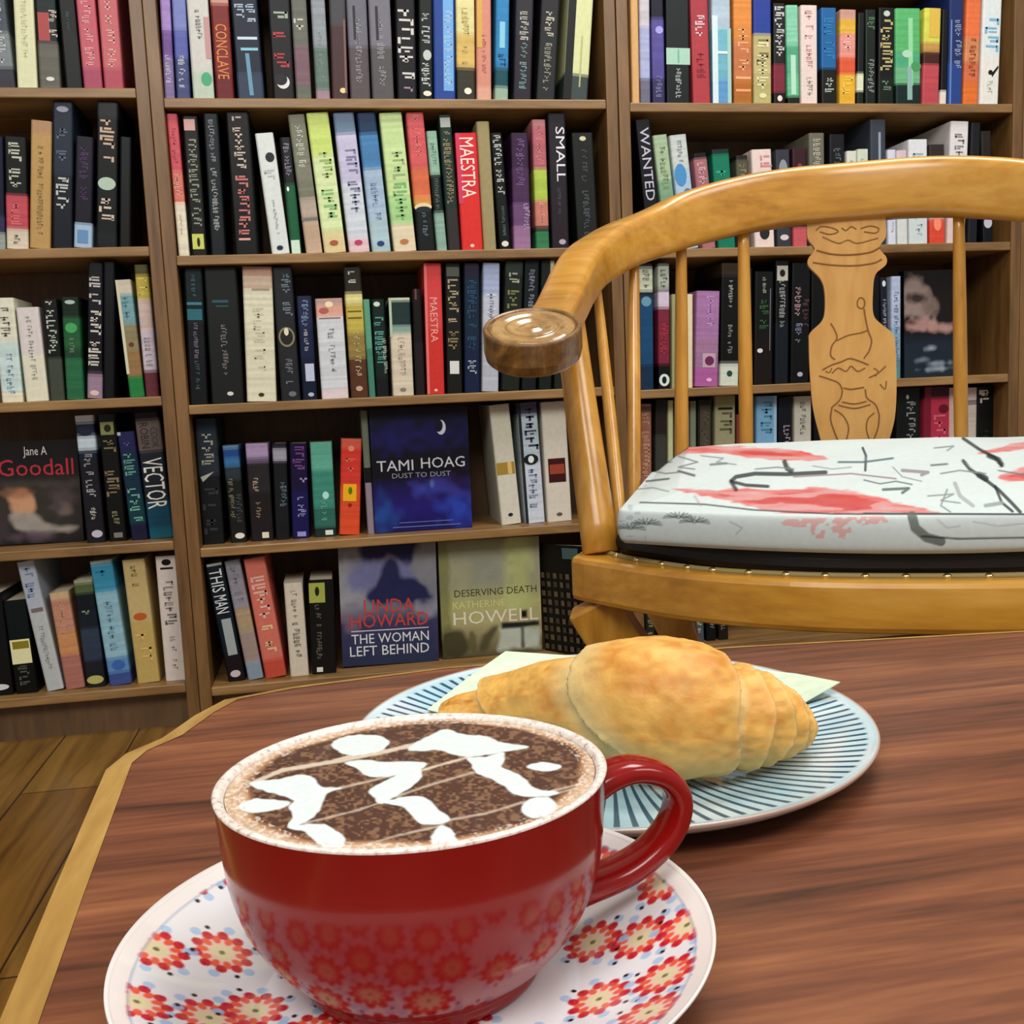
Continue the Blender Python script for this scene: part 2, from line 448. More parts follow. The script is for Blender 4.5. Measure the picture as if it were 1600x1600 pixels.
def book_mesh(root, w, h, d, bands, marks, facing=False):
    bs = []
    for t in bands.split():
        p, c = t.split(':'); c = lin(c); L_ = max(c); g_ = (L_/.5)**.35 if L_ < .5 else 1.0
        bs.append((float(p), tuple(v*g_ for v in c)))
    bs.sort(); t = 0.0014 if w > .012 else .0008
    r = min(0.0035, w*.22)
    if facing:
        outer = [(0, d), (0, 0), (w, 0), (w, d)]
    else:
        outer = [(0, d), (0, r), (r*.35, r*.3), (r, 0.0), (w-r, 0.0), (w-r*.35, r*.3), (w, r), (w, d)]
    inner = [(t, d), (t, t+r*.6)] + [(w-t, t+r*.6), (w-t, d)]
    NS = 2 if len(bs) == 1 else 44
    rs_ = random.Random(int(w*1e6)+int(h*1e6)); sl = []
    for i in range(NS):
        v = (i+.5)/NS; c = np.array(bs[0][1])
        for q in bs[1:]:
            t_ = min(1, max(0, (v-q[0])/.035+.5)); c = c*(1-t_)+np.array(q[1])*t_
        if len(bs) > 2: c = c*(1+rs_.uniform(-.09, .09))
        sl.append((i/NS, tuple(np.clip(c, 0, 1))))
    bs0 = bs; bs = sl
    zs = [h*(1-b[0]) for b in bs]+[0.0]
    V = []; F = []; Cc = []; n = len(outer)
    for i, b in enumerate(bs):
        z1, z0 = zs[i], zs[i+1]; k = len(V)
        V += [(x, y, z0) for x, y in outer]+[(x, y, z1) for x, y in outer]
        for j in range(n-1):
            F.append((k+j, k+j+1, k+n+j+1, k+n+j)); Cc.append(b[1])
    # caps & inner faces
    cap = outer+inner[::-1]; k = len(V)
    V += [(x, y, 0) for x, y in cap]+[(x, y, h) for x, y in cap]; m = len(cap)
    F.append(tuple(range(k, k+m))); Cc.append(bs[-1][1]); F.append(tuple(range(k+2*m-1, k+m-1, -1))); Cc.append(bs[0][1])
    for j in range(n-1, m):
        a, b2 = j, (j+1) % m
        F.append((k+a, k+b2, k+m+b2, k+m+a)); Cc.append(bs[0][1])
    mesh_obj('cover', V, F, M_cover, root, fcols=Cc)
    p = MB(); p.box(t+.0001, w-t-.0001, t+r*.6+.0002, d-.002, .002, h-.002); p.build('pages', M_page, root)
    if marks:
        q = MB(); art(q, w, h, marks, bs=bs0)
        if q.V: mesh_obj('spine_print' if not facing else 'cover_print', q.V, q.F, M_print, root, fcols=q.C)

ROWN = ['top', 'second', 'third', 'fourth', 'bottom']
SETB = [0.012, 0.014, 0.018, 0.045, 0.028]
seen = {}
def put_label(o, desc, k, r):
    lab = '%s, %s shelf of the %s bookcase' % (desc, ROWN[r], CASENAME[k])
    assert lab not in seen, lab
    assert len(lab.split()) <= 16, lab
    seen[lab] = 1
    tag(o, lab, 'book', 'books on the %s shelf of the %s bookcase' % (ROWN[r], CASENAME[k]))

def shelf_row(k, r, rows):
    z = SH[k][r]; Y = D+SETB[r]; Q = []
    for (xl, xr, xt, yt, bands, marks, desc) in rows:
        # bottom edge: where the vertical through xl meets the shelf
        yb = proj((atY(xl, 400, Y)[0], Y, z))[1]
        for _ in range(3):
            pb = atY(xl, yb, Y); yb += (pb[2]-z)*FOC/Y
        A = atY(xl, yb, Y); B = atY(xr, yb, Y); T = atY(xt, yt, Y)
        dx, dz = T[0]-A[0], T[2]-z
        hh = math.hypot(dx, dz)
        if yt <= 0: hh = 0.2275 if yt == 0 else 0.2+rng.random()*.02
        phi = math.atan2(-dx, dz)
        Q.append([A[0], B[0]-A[0], hh, phi, bands, marks, desc])
    for i in range(len(Q)-1):
        a, b = Q[i], Q[i+1]
        H = min(a[2], b[2])
        oa = a[0]+a[1]/math.cos(a[3]); ob = b[0]
        o0 = oa-ob; o1 = (oa-math.tan(a[3])*H)-(ob-math.tan(b[3])*H)
        ov = max(o0, o1)+.0004
        if a[3] < 0 and a[1] > 0: pass
        if ov > 0:
            s = min(ov*.5, a[1]*.35); a[1] -= s; b[0] += ov-s; b[1] -= (ov-s)
            b[1] = max(b[1], .004)
    xin0, xin1 = INN[k]
    hmax = (SH[k][r-1] if r else SH[k][0]+.262)-TH-z-.0015
    for q in Q:
        q[3] = max(-.2, min(.2, q[3]))
        q[2] = min(q[2], (hmax-q[1]*abs(math.sin(q[3])))/math.cos(q[3]))
    lim = xin0+.0008+max(0, math.sin(Q[0][3]))*Q[0][2]
    for q in Q:
        if q[0] < lim: q[1] = max(q[1]-(lim-q[0]), .006); q[0] = lim
        lim = q[0]+q[1]+.0002
    lim = xin1-.0008-max(0, -math.sin(Q[-1][3]))*Q[-1][2]
    for q in reversed(Q):
        wc = q[1]/math.cos(q[3])
        if q[0]+wc > lim: q[0] = lim-wc
        lim = q[0]-.0002
    for (x, w, h, phi, bands, marks, desc) in Q:
        d = min(0.15 if h > .21 else 0.115, CASED-SETB[r]-.005)
        root = empty('book')
        # pivot: lowest bottom corner touches the shelf
        if phi >= 0: root.location = (x, Y, z+.0002)
        else: root.location = (x+w-w*math.cos(phi), Y, z+.0002+w*math.sin(-phi))
        root.rotation_euler = (0, -phi, 0)
        book_mesh(root, w, h, d, bands, marks)
        put_label(root, desc, k, r)

def face_book(k, r, xl, xr, xt, yt, yb, Y, yaw, thick, bands, marks, desc, lean=0.0, soft=None):
    z = SH[k][r]
    A = atY(xl, yb, Y); B = atY(xr, yb, Y); T = atY(xt, yt, Y)
    w = (B[0]-A[0])/math.cos(yaw); h = min(math.hypot(T[2]-z, T[0]-A[0]), SH[k][r-1]-TH-z-.0045)
    ph_ = math.atan2(-(T[0]-A[0]), T[2]-z)
    root = empty('book', (A[0], Y, z+.0003+max(0, -w*math.sin(ph_))))
    root.rotation_euler = (-lean, -math.atan2(-(T[0]-A[0]), T[2]-z)*1.0, yaw)
    book_mesh(root, w, h, thick, bands, '' if soft else marks, True)
    if soft: soft_cover(root, w, h, *soft)
    put_label(root, desc, k, r)

W = 'fff'
# --- left bookcase
shelf_row(0, 0, [
 (-40, -8, -60, 0, '0:43505a', 'T .4 .9 c8ccd0', 'grey-green spine cut by the left photo edge'),
 (-6, 24, -24, 0, '0:5a6670 .6:8a9496 .85:4a4a58', 'T .3 .85 d8dcdc .6', 'mottled grey spine beside the cream one'),
 (27, 58, 20, 0, '0:e6e6bc', 'T .3 .8 d2d2a0 .3', 'plain pale cream spine'),
 (62, 98, 54, 0, '0:1c3234 .32:1c3234 .67:7a776c', 'R .1 .65 .46 .66 b04c4c;T .44 .66 efe6d0 .4 .82;E .55 .93 .2 .015 e8e8e0', 'dark spine with red square and grey lower third'),
 (99, 129, 86, 0, '0:14201f .6:26282c', 'T .45 .6 50686a .2', 'nearly black spine left of the pink pair'),
 (131, 160, 118, 0, '0:c9606e .85:b0506a', 'T .3 .85 f0b4b4 .5', 'left one of two pink-red spines'),
 (163, 193, 152, 0, '0:cc6a70 .85:b85060', 'T .3 .85 f4c4b8 .5', 'right one of two pink-red spines')])
shelf_row(0, 1, [
 (-26, 8, -30, 214, '0:1a1c40 .7:3c3c66 .85:a0a8a0', '', 'navy spine at the left photo edge'),
 (10, 44, 6, 215, '0:17211c .52:c8505c .82:dcd0b8', 'T .05 .5 dfe0cc .62;T .56 .8 e87a80 .5;T .85 .97 4a3a30 .3', 'dark green spine with pink-red band and cream foot'),
 (46, 78, 48, 190, '0:b8906a .1:c09a5e', 'T .2 .9 8a6a3c .3', 'plain tan spine with faint lettering'),
 (82, 113, 82, 160, '0:303c50 .5:1f2738', 'E .5 .05 .3 .02 a0a8b8;T .18 .42 6a7890 .6;T .44 .78 dfe4dc .66', 'dark blue spine with large white lower lettering'),
 (115, 143, 118, 215, '0:251a34 .78:a8c4dc', 'T .1 .6 5a3c6c .5;R .2 .8 .84 .96 6a94c0', 'dark purple spine with pale blue label at foot'),
 (150, 183, 151, 158, '0:3a3c42 .1:14181c .9:20262e', 'T .12 .44 e8c8b0 .7;E .5 .56 .42 .045 b8ccb8;T .66 .86 f0dcc8 .75', 'black spine with peach lettering and pale oval'),
 (186, 204, 187, 215, '0:151a20 .6:201a1a', '', 'plain black spine beside the side panel')])
shelf_row(0, 2, [
 (3, 36, -13, 466, '0:e4e4cc .42:cfe4e0 .9:ece6cc', 'T .05 .42 2c2a26 .5;T .5 .92 7fa0b8 .4', 'cream and pale blue spine at the left photo edge'),
 (41, 76, 24, 481, '0:e0d8d4 .5:e8e4cc', 'T .1 .8 9a9086 .28', 'white spine with thin grey lettering'),
 (79, 101, 66, 468, '0:1f2624 .58:565e50', 'T .02 .56 dce4d4 .7', 'thin dark spine with white letters and olive foot'),
 (104, 131, 95, 465, '0:1c3c2a .2:2c7040 .5:2c5a40 .6:2f7c50', 'E .5 .05 .3 .02 b0c4c0;E .5 .3 .35 .05 48a860;T .4 .58 8aa090 .3', 'green spine with round emblem'),
 (136, 160, 137, 412, '0:20232e .82:a488a0', 'T .1 .32 e4dcdc .8;T .35 .78 f2ecdf .85;E .5 .96 .3 .02 e0c8b8', 'tall black spine with bold stacked white letters'),
 (161, 185, 161, 410, '0:17171e', '', 'tall plain black spine beside bold white-lettered one'),
 (197, 226, 174, 438, '0:d8ccb8 .12:7eaab0 .38:9a8e68 .6:a07c50 .82:2a8c48', 'R 0 .2 0 .8 d6d2b4;T .15 .36 4a7c98 .5;E .55 .55 .18 .02 6a3c28', 'leaning spine of teal, tan and green'),
 (228, 249, 209, 414, '0:6a6238 .08:c8b44c .26:d8c0b8 .5:cfc4d0 .8:7a3844', 'T .1 .26 f0e080 .7;T .55 .78 8a7a74 .5', 'narrow yellow, pink and maroon leaning spine')])
shelf_row(0, 3, [
 (136, 165, 116, 650, '0:dfe6ea .05:24344c .16:d0e0ea .27:223048 .35:2a2a34', 'E .5 .13 .35 .03 20283c;T .3 .7 b8b8b8 .5;T .72 .84 e0dcd8 .35;E .6 .93 .3 .03 c8c0d0', 'dark spine with white and blue sky at the head'),
 (171, 200, 152, 648, '0:2a3c40 .04:1a1c18', 'R .1 .85 .06 .16 8c9058;E .5 .11 .2 .03 20241c;T .2 .7 9a8464 .8;T .76 .88 a0a070 .4;R .3 .8 .93 .97 7c7c74', 'black spine with tan lettering and olive emblem'),
 (204, 232, 181, 676, '0:30306c .18:1c3c58 .6:1a4c58 .85:26264c', 'R 0 .2 0 .03 c0c8d8;T .06 .14 6a64b0 .6;T .2 .5 74b4a0 .7;T .52 .86 80c8b4 .72', 'blue spine with tall green lettering'),
 (234, 272, 209, 646, '0:38202c .06:7a6c66 .3:2c3444 .7:145470 .92:1c6c80', 'W ROBIN .08 .28 3a2c2c .34 .32;W COOK .12 .28 4c3c38 .3 .72;W VECTOR .36 .76 f4f2e8 .8', 'dark blue spine lettered VECTOR in white')])
shelf_row(0, 4, [
 (-30, 22, -50, 930, '0:141c24 .6:1a1e1c', 'T .3 .7 6a7c80 .2;E .6 .92 .3 .03 d8d8d8', 'black spine at the left photo edge'),
 (25, 65, 4, 940, '0:102428 .42:161814', 'R .05 .95 .42 .68 e8e4b0;R .15 .9 .44 .52 8a7c20;T .7 .95 5c645c .5', 'black spine with yellow and white patch'),
 (68, 100, 20, 880, '0:b4bcc8 .38:bcc0c0', 'T .05 .3 5a7ab0 .65;R .2 .9 .36 .39 7a6c70;T .5 .85 8c9490 .3', 'grey-white leaning spine with blue lettering'),
 (103, 133, 76, 928, '0:d8b890 .07:c08870 .4:cc8e5c .65:b27468', 'T .1 .5 dca888 .35', 'tan-pink leaning spine'),
 (136, 166, 114, 908, '0:a8ac88 .03:64784a .12:1c2834 .28:22303c .45:3c4c64 .75:2c3038', 'T .28 .35 9cb48c .6;E .5 .93 .45 .04 b8b468', 'dark spine with olive head and yellow oval foot'),
 (171, 206, 139, 878, '0:d0d4c0 .02:3c94b8 .25:92bccc .78:5c8cc0 .9:46589c', 'T .03 .18 1c6c98 .7;T .3 .75 6c94a8 .4;E .55 .84 .3 .04 3c68b0', 'bright blue spine with paler middle'),
 (215, 250, 190, 876, '0:c8b078 .5:c4a862', 'T .05 .3 7a7434 .35;E .5 .46 .3 .03 c05c28;T .6 .85 e4c070 .7', 'tan-gold spine with orange blot'),
 (259, 292, 242, 870, '0:e2d6cc', 'E .5 .05 .22 .025 0c0c0c;R .2 .8 .09 .105 1a1410;T .2 .45 6a5a58 .5;T .46 .6 1c2430 .6;T .64 .95 9a8c88 .28', 'white spine with black dot at the head')])
# --- middle bookcase
shelf_row(1, 0, [
 (251, 273, 243, 0, '0:a488c8 .5:7a58a0 .7:8878a8', 'T .68 .9 efe6f4 .5', 'purple spine at the left end'),
 (276, 298, 268, 0, '0:7c86c4 .5:5a64b0 .7:4c5488', 'T .68 .92 e8ecfa .5', 'blue-violet spine second from the left end'),
 (301, 335, 290, 0, '0:d4d2cc .8:c0d0bc', 'T .35 .58 5c6064 .3;E .7 .85 .25 .05 4cae80;R .75 1 .4 .7 c89898', 'white-grey spine with green patch low down'),
 (338, 366, 328, 0, '0:d8a090 .3:8c2c26 .8:7c1c24', 'W CONCLAVE .45 .85 f08c44 .62', 'dark red spine lettered in orange'),
 (372, 413, 360, 0, '0:203048 .8:3c4c68', 'T .3 .44 c8dcf0 .36 .3;T .3 .44 c8dcf0 .36 .72;R .15 .9 .54 .56 d0e4f0;R .25 .9 .62 .64 8ccce0;P 0 0 0 6a9ab8 .4 .66 .55 .66 .62 .97 .46 .97', 'wide dark blue spine with pale streak'),
 (427, 461, 418, 0, '0:24282e .5:1c1a20', 'T .35 .48 b8ccb8 .8;T .5 .78 d04450 .7;E .5 .87 .3 .05 e4e4e4;E .4 .85 .3 .045 1c1a20', 'black spine with red letters and white swoosh'),
 (463, 487, 454, 0, '0:7a7c70 .6:8a6a74 .9:7a8070', 'T .36 .6 dcdccc .8', 'grey spine with white letters and mauve foot'),
 (494, 516, 485, 0, '0:98a0a8 .6:70887c .93:b090a0', 'T .5 .85 8aa8a0 .3', 'pale grey-blue spine turning green below'),
 (519, 545, 514, 0, '0:5c5a60 .45:5c3c3e', 'E .7 .93 .2 .02 f0dc98;R .82 .95 .4 .95 7c5c58', 'grey and red-brown spine'),
 (547, 579, 540, 0, '0:7c7c88 .6:6c6264', 'T .4 .9 a8a4ac .35;R .3 .42 .3 .55 2c2c34', 'left one of two speckled grey spines'),
 (582, 616, 575, 0, '0:84828e .6:6c6868', 'T .4 .9 a8a8ac .35;R .3 .42 .3 .55 2c2c34', 'right one of two speckled grey spines'),
 (621, 652, 617, 0, '0:1d1a24', 'T .32 .9 f4f2ec .85;T .9 .98 b89cb8 .6', 'black spine with broad stacked white letters'),
 (655, 677, 654, 0, '0:20302c', 'T .32 .6 d8e0dc .6;E .6 .66 .3 .04 c8ccc8;T .72 .92 e8ece8 .65;E .6 .95 .3 .02 f0e8d0', 'thin dark green spine with white lettering'),
 (678, 712, 676, 0, '0:2a4ca0', 'R .45 .92 0 .93 76b0e8;T .3 .9 c4e0f4 .36 .68', 'bright blue spine with pale blue stripe'),
 (714, 743, 712, 0, '0:e4dc9c .5:d8b868 .75:4c4838', 'T .3 .74 b89c58 .4;E .6 .93 .2 .025 f8f0d8', 'pale gold spine with dark foot'),
 (745, 768, 744, 0, '0:d8907c .9:e0a890', 'R .05 .4 0 .6 d8ac54;T .5 .8 b87068 .3', 'orange-pink spine with gold strip'),
 (773, 794, 775, 0, '0:2f84bc .75:14606c .9:9cb4a0', 'R .3 .7 .4 .6 8ccce8;T .62 .75 10345c .6', 'thin sky-blue spine'),
 (802, 830, 806, 0, '0:403c48 .5:3c3440', 'T .32 .55 d0d0c8 .5;T .56 .94 88b0b0 .4', 'charcoal spine with teal lettering leaning right'),
 (838, 867, 846, 0, '0:38383c', 'T .32 .55 d8d4c0 .5;T .56 .94 a8a898 .4', 'charcoal spine with cream lettering leaning right'),
 (880, 918, 889, 0, '0:dce0a8 .8:505e5c', 'R 0 .32 0 1 141816;R .6 .66 .5 .9 b8bc80', 'cream and black spine at the right end')])
shelf_row(1, 1, [
 (272, 296, 252, 178, '0:d25864 .4:e07a6a .62:ece4cc', 'T .1 .36 c04454 .5;T .42 .6 ecb0a0 .7;T .7 .85 c8bc9c .25', 'red and cream spine at the left end'),
 (300, 324, 284, 182, '0:1c1e1c .84:20241c', 'R .1 .8 .02 .1 d8a8a0;T .16 .8 a8b098 .62;R .1 .85 .84 .95 d0d868;E .5 .9 .1 .035 181c10', 'black spine with yellow-green label at foot'),
 (330, 353, 317, 178, '0:1a2c30', 'T .04 .35 a8b0b8 .4;T .38 .85 c4ccc8 .4', 'dark teal spine with thin silver lettering'),
 (368, 404, 352, 175, '0:17191c', 'T .03 .42 f0dccc .5;T .44 .88 e88a84 .56;R .2 .7 .88 .895 e8a8a0', 'black spine with cream and salmon lettering'),
 (425, 453, 398, 209, '0:e2e8e4', 'E .65 .2 .25 .04 22282c;T .3 .42 b0b8b8 .6;T .55 .85 a8b0b4 .2;E .5 .95 .18 .02 1c2c4c', 'white spine with small black silhouette'),
 (455, 474, 437, 215, '0:24282c .4:1c7044', 'T .05 .36 a8a0b4 .6;R .1 .9 .88 1 d8ecd8;E .3 .44 .12 .02 f0f8f0', 'narrow green spine with dark head'),
 (476, 504, 447, 180, '0:8c8c78 .6:b8a898 .78:c8ab90', 'T .08 .4 d8dccc .5;R 0 1 .74 .76 807870', 'taupe spine with pinkish foot'),
 (507, 541, 478, 177, '0:cce078 .3:dcecb0 .85:e8d8a0', 'T .28 .5 8cb46c .6 .6;T .5 .82 58b45c .66 .55;E .5 .93 .2 .02 b05c3c', 'left one of two lime-green spines'),
 (546, 578, 520, 177, '0:7088a4 .15:ccc8e4 .5:d4dce4 .9:e8c8cc', 'T .26 .72 54547c .6 .6;E .5 .93 .2 .02 c0406c', 'lilac-white spine with dark violet lettering'),
 (582, 611, 557, 177, '0:20406c .15:4884b8 .4:a8c0d8 .75:b0ccd4', 'T .5 .8 6c88a8 .4;E .5 .94 .2 .02 20407c', 'blue spine fading to pale blue'),
 (616, 651, 592, 177, '0:cce4a0 .6:b0dc94 .8:e8d8b8', 'T .28 .5 7ca474 .6 .6;T .5 .8 4cac5c .66 .55;E .5 .93 .2 .02 c07c4c', 'right one of two lime-green spines'),
 (654, 681, 634, 176, '0:d85c60 .4:de7048 .6:e09450 .67:1c2428', 'E .5 .68 .5 .03 e8dca8;E .5 .7 .45 .025 1c2428;T .02 .35 f0887c .4;T .72 .9 7c94a0 .3', 'red-orange spine with black foot'),
 (683, 699, 666, 205, '0:94bca4 .36:1c302c .68:90b4a4', 'T .1 .3 64907c .5;T .38 .66 788c7c .4', 'mint spine broken by a dark band'),
 (701, 720, 685, 180, '0:2c4840 .7:484044', 'R .1 .9 .02 .09 b0b8b0;T .12 .68 ac9c74 .62', 'dark green spine with tan lettering'),
 (722, 755, 711, 208, '0:e02c34 .5:e2322c', 'R 0 .25 0 .6 d83c5c;W MAESTRA .04 .55 fbe8dc .66;E .5 .96 .1 .015 f0c8b8', 'wide red spine lettered MAESTRA'),
 (756, 776, 744, 190, '0:a8986c', '', 'plain tan spine right of the red one'),
 (781, 799, 766, 208, '0:14181c', 'T .02 .56 d4dcd4 .7;T .6 .88 6c8480 .3;E .5 .95 .3 .025 e8e4d8', 'black spine with tall white condensed letters'),
 (803, 830, 798, 208, '0:4c2c54 .3:5c3864 .6:7c5484 .8:a478a0', 'T .05 .5 84609c .5;T .58 .85 c8b8d8 .36 .8', 'purple spine turning mauve below'),
 (838, 859, 831, 187, '0:c08084 .05:b86470 .38:b0c850 .62:cc8070 .82:2c1c1c .86:3c8858', 'T .05 .36 e09088 .5;T .64 .8 f0b4a0 .4', 'pink, yellow and green banded spine'),
 (863, 890, 856, 177, '0:34303a .55:382c38', 'W SMALL .1 .5 ece8f0 .5 .65;T .55 .75 68646c .2;E .6 .95 .2 .02 b8a8b8', 'charcoal spine with white lettering at the head'),
 (903, 936, 893, 208, '0:2c302e', 'E .5 .05 .15 .02 d8d4b0;T .12 .45 586460 .3;T .5 .9 606870 .3', 'dark grey-green spine at the right end')])
shelf_row(1, 2, [
 (290, 325, 280, 418, '0:1c3034 .4:1c2224 .7:202024', 'T .05 .22 58888c .25;R .1 .9 .25 .27 3c8090;R .1 .9 .3 .38 2c6c78;T .4 .7 9088a0 .25;T .7 .9 4c7c84 .25', 'dark teal spine at the left end'),
 (331, 381, 318, 418, '0:2c302e', 'R .2 .7 .24 .26 2c5860;R .3 .7 .28 .29 2c5860;T .42 .8 9c9490 .2;E .6 .93 .1 .015 dcdcd4', 'very wide dark grey spine'),
 (386, 434, 378, 418, '0:b88c78 .06:d0b8a0 .17:e2dec2', 'R .3 .9 .16 .175 a89888;T .3 .8 ccc6a4 .4;E .5 .95 .1 .015 3c3424', 'wide cream spine'),
 (438, 470, 423, 418, '0:35383e', 'T .05 .4 84949c .5 .65;E .5 .52 .42 .075 8c8468;E .5 .52 .33 .06 25221e;E .5 .48 .12 .03 e8e0c0;T .66 .9 84888c .4;E .6 .95 .2 .02 70747c', 'dark grey spine with round gold emblem'),
 (473, 496, 463, 463, '0:28345c .3:1c2c54 .6:182444', 'T .04 .3 8ca8cc .5;T .32 .55 d8dce8 .3;R .3 .9 .65 .82 c4cce4;E .6 .95 .2 .02 b8c0e0', 'navy spine with white lettering'),
 (503, 545, 492, 467, '0:c8a098 .08:e0a890 .18:d8dce0 .9:e0d0d4', 'E .5 .06 .15 .03 fce8c0;E .3 .12 .18 .03 b86458;T .3 .75 707888 .25;R .1 .9 .19 .2 8c6454', 'pale grey spine with pinkish head'),
 (549, 576, 536, 418, '0:3c382c .2:e4dc94 .28:c8b450 .5:a08848 .7:6c4028', 'T .03 .13 f4f0e0 .5;R .1 .9 .33 .34 6c5c20;R .1 .9 .38 .39 6c5c20;T .5 .85 ccc494 .4;E .5 .93 .2 .02 c8a890', 'gold spine fading to brown with dark head'),
 (577, 587, 567, 468, '0:62a886 .5:4c9078', '', 'very thin green spine'),
 (588, 608, 580, 468, '0:1a3630 .8:1c2428', 'E .4 .05 .25 .025 d8e0d0;T .18 .7 6cb4a8 .75;T .4 .78 d0dcd0 .3 .85', 'black-green spine with teal lettering'),
 (614, 647, 607, 466, '0:c0d0b8 .03:2c4c4c .28:8cacA0 .36:ddd0b8'.replace('A', 'a'), 'R 0 .12 0 .4 b8c8a8;T .4 .8 b8a898 .35;E .5 .94 .15 .02 8c8068', 'cream spine with dark teal head'),
 (650, 665, 643, 452, '0:201414 .5:342428', 'R .3 .5 0 .1 783c3c', 'thin near-black spine left of the red one'),
 (668, 695, 662, 412, '0:d84444 .5:d4342e', 'R 0 .15 0 1 e87470;W MAESTRA .26 .6 f4aca0 .42;E .5 .97 .1 .01 f8d0b8', 'slim red spine lettered MAESTRA'),
 (699, 723, 695, 412, '0:262824', 'R .1 .9 .03 .1 585c50;T .12 .5 c8b890 .7;T .52 .7 a08c60 .8;R .2 .8 .75 .85 e0e0dc', 'black spine with gold and white letters'),
 (726, 750, 725, 412, '0:342c48 .1:1c3450 .6:1c2c54', 'T .1 .7 2c5878 .6;T .75 .88 c4d0e4 .6', 'navy spine right of the gold-lettered black one'),
 (753, 779, 755, 412, '0:a8b4d4 .25:c4c8d8 .6:b8bcc8', 'T .2 .6 e8ecf4 .7;T .25 .6 7c84a0 .3', 'pale lilac spine above the chair arm'),
 (784, 812, 790, 410, '0:3c4c40 .1:2c3428', 'T .05 .2 c8ccb0 .6;T .22 .5 88905c .7', 'dark olive spine with pale letters'),
 (815, 838, 820, 408, '0:1c2630', 'T .05 .4 98a4b4 .4', 'black-blue spine left of the cream-edged one'),
 (842, 862, 846, 408, '0:20302c', 'R .7 1 0 .4 c0b08c', 'dark spine with cream edge under the chair rail'),
 (866, 884, 868, 420, '0:2c342c', '', 'dark green spine mostly behind the chair arm')])
shelf_row(1, 3, [
 (317, 351, 303, 655, '0:243c54 .1:38444c .45:22262a', 'T .12 .44 b8bcb4 .6;P 0 0 0 b0b4a8 .1 .46 .75 .42 .2 .5;T .55 .95 3c3e40 .8', 'dark slate spine at the left end'),
 (361, 386, 347, 697, '0:6494b4 .04:28549c .12:3c78ac .22:3c4c54 .35:2c2e2c', 'T .34 .75 989078 .3 .3;T .5 .8 54585c .4 .7;E .6 .93 .3 .03 f0ece0', 'blue-headed dark spine with cream dot'),
 (393, 428, 383, 694, '0:b49cc4 .14:7c6c88 .2:40383c .5:342c2e', 'T .35 .5 c8b89c .25 .35;T .6 .8 b8a488 .25 .4;R .5 .8 .91 .97 ece4cc', 'mauve-headed dark brown spine with cream label'),
 (431, 453, 425, 694, '0:2c2c38 .05:a8a8b4 .18:262a30', 'T .4 .66 6c8890 .5 .65', 'thin charcoal spine with grey head'),
 (457, 484, 452, 694, '0:24144c .5:201a64', 'T .03 .33 8c54a0 .7;T .36 .48 b4a4dc .7 .75;T .56 .78 a8a8e0 .5 .6;R .3 .8 .93 .98 9c98d8', 'deep violet spine with lilac letters'),
 (492, 526, 484, 692, '0:64b49c .3:449884 .7:387c6c .9:2c4440', 'E .6 .56 .15 .04 b4ece0;T .6 .85 7cbcac .3;R .5 .85 .93 .98 e8ece0', 'teal spine beside the orange one'),
 (530, 562, 533, 688, '0:e0604c .1:dc3c30 .5:e0502c', 'E .5 .1 .15 .03 f49478;T .2 .4 e8806c .5;R .15 .8 .47 .65 f4b41c;E .5 .54 .1 .04 5c7c10;E .5 .69 .1 .02 a01c1c', 'orange-red spine with yellow block'),
 (575, 586, 563, 642, '0:7c8470 .5:9c8c98', 'R 0 1 .46 .58 100c10', 'thin grey spine left of the dark blue cover'),
 (784, 815, 764, 634, '0:d4d0bc .5:dad6c4', 'R .05 .95 .48 .58 a88838;R .6 .8 .48 .58 e0c070;E .5 .92 .12 .015 2c2824', 'cream spine with gold block'),
 (822, 852, 808, 630, '0:605c80 .1:b8c8d0 .5:ccd4e0', 'R 0 .15 0 1 20282c;T .05 .42 2c3850 .7 .6;E .5 .47 .38 .045 182018;E .5 .47 .15 .03 e8ecf0;T .55 .9 5c74a0 .5', 'pale blue-white spine with navy lettering'),
 (856, 894, 845, 629, '0:dcd4c4', 'R .15 .85 .47 .67 401414;R .2 .8 .52 .6 a04430;E .5 .94 .12 .015 605850', 'cream spine with dark red block')])
shelf_row(1, 4, [
 (357, 384, 320, 883, '0:20303c .3:1c2c3c .75:2c1c28', 'R .1 .95 0 .02 c8ccc8;W THIS .05 .24 e4eaec .72;W MAN .27 .42 e4eaec .72;R .3 .85 .47 .78 a4acac;E .5 .94 .3 .03 d0c4c8', 'black leaning spine with bold white letters'),
 (388, 412, 350, 878, '0:8c9498 .05:9c98a4 .4:b49c7c .6:a8948c .85:90a0b0', 'T .05 .35 7c7c8c .5', 'grey-tan leaning spine'),
 (415, 448, 380, 875, '0:d87464 .85:c8503c', 'T .15 .55 f4ccbc .7;T .56 .82 f0dca0 .6', 'salmon-red leaning spine with pale letters'),
 (454, 483, 443, 912, '0:dad0bc', 'T .08 .4 8c7468 .35;T .42 .9 5c5048 .4', 'cream spine right of the salmon-red one'),
 (488, 526, 482, 908, '0:20221c', 'R 0 .65 .03 .24 a8b050;E .33 .12 .09 .05 1c2414;T .26 .85 7c7468 .25 .33;R .2 .45 .93 .98 e8e4d8', 'black spine with yellow-green label')])
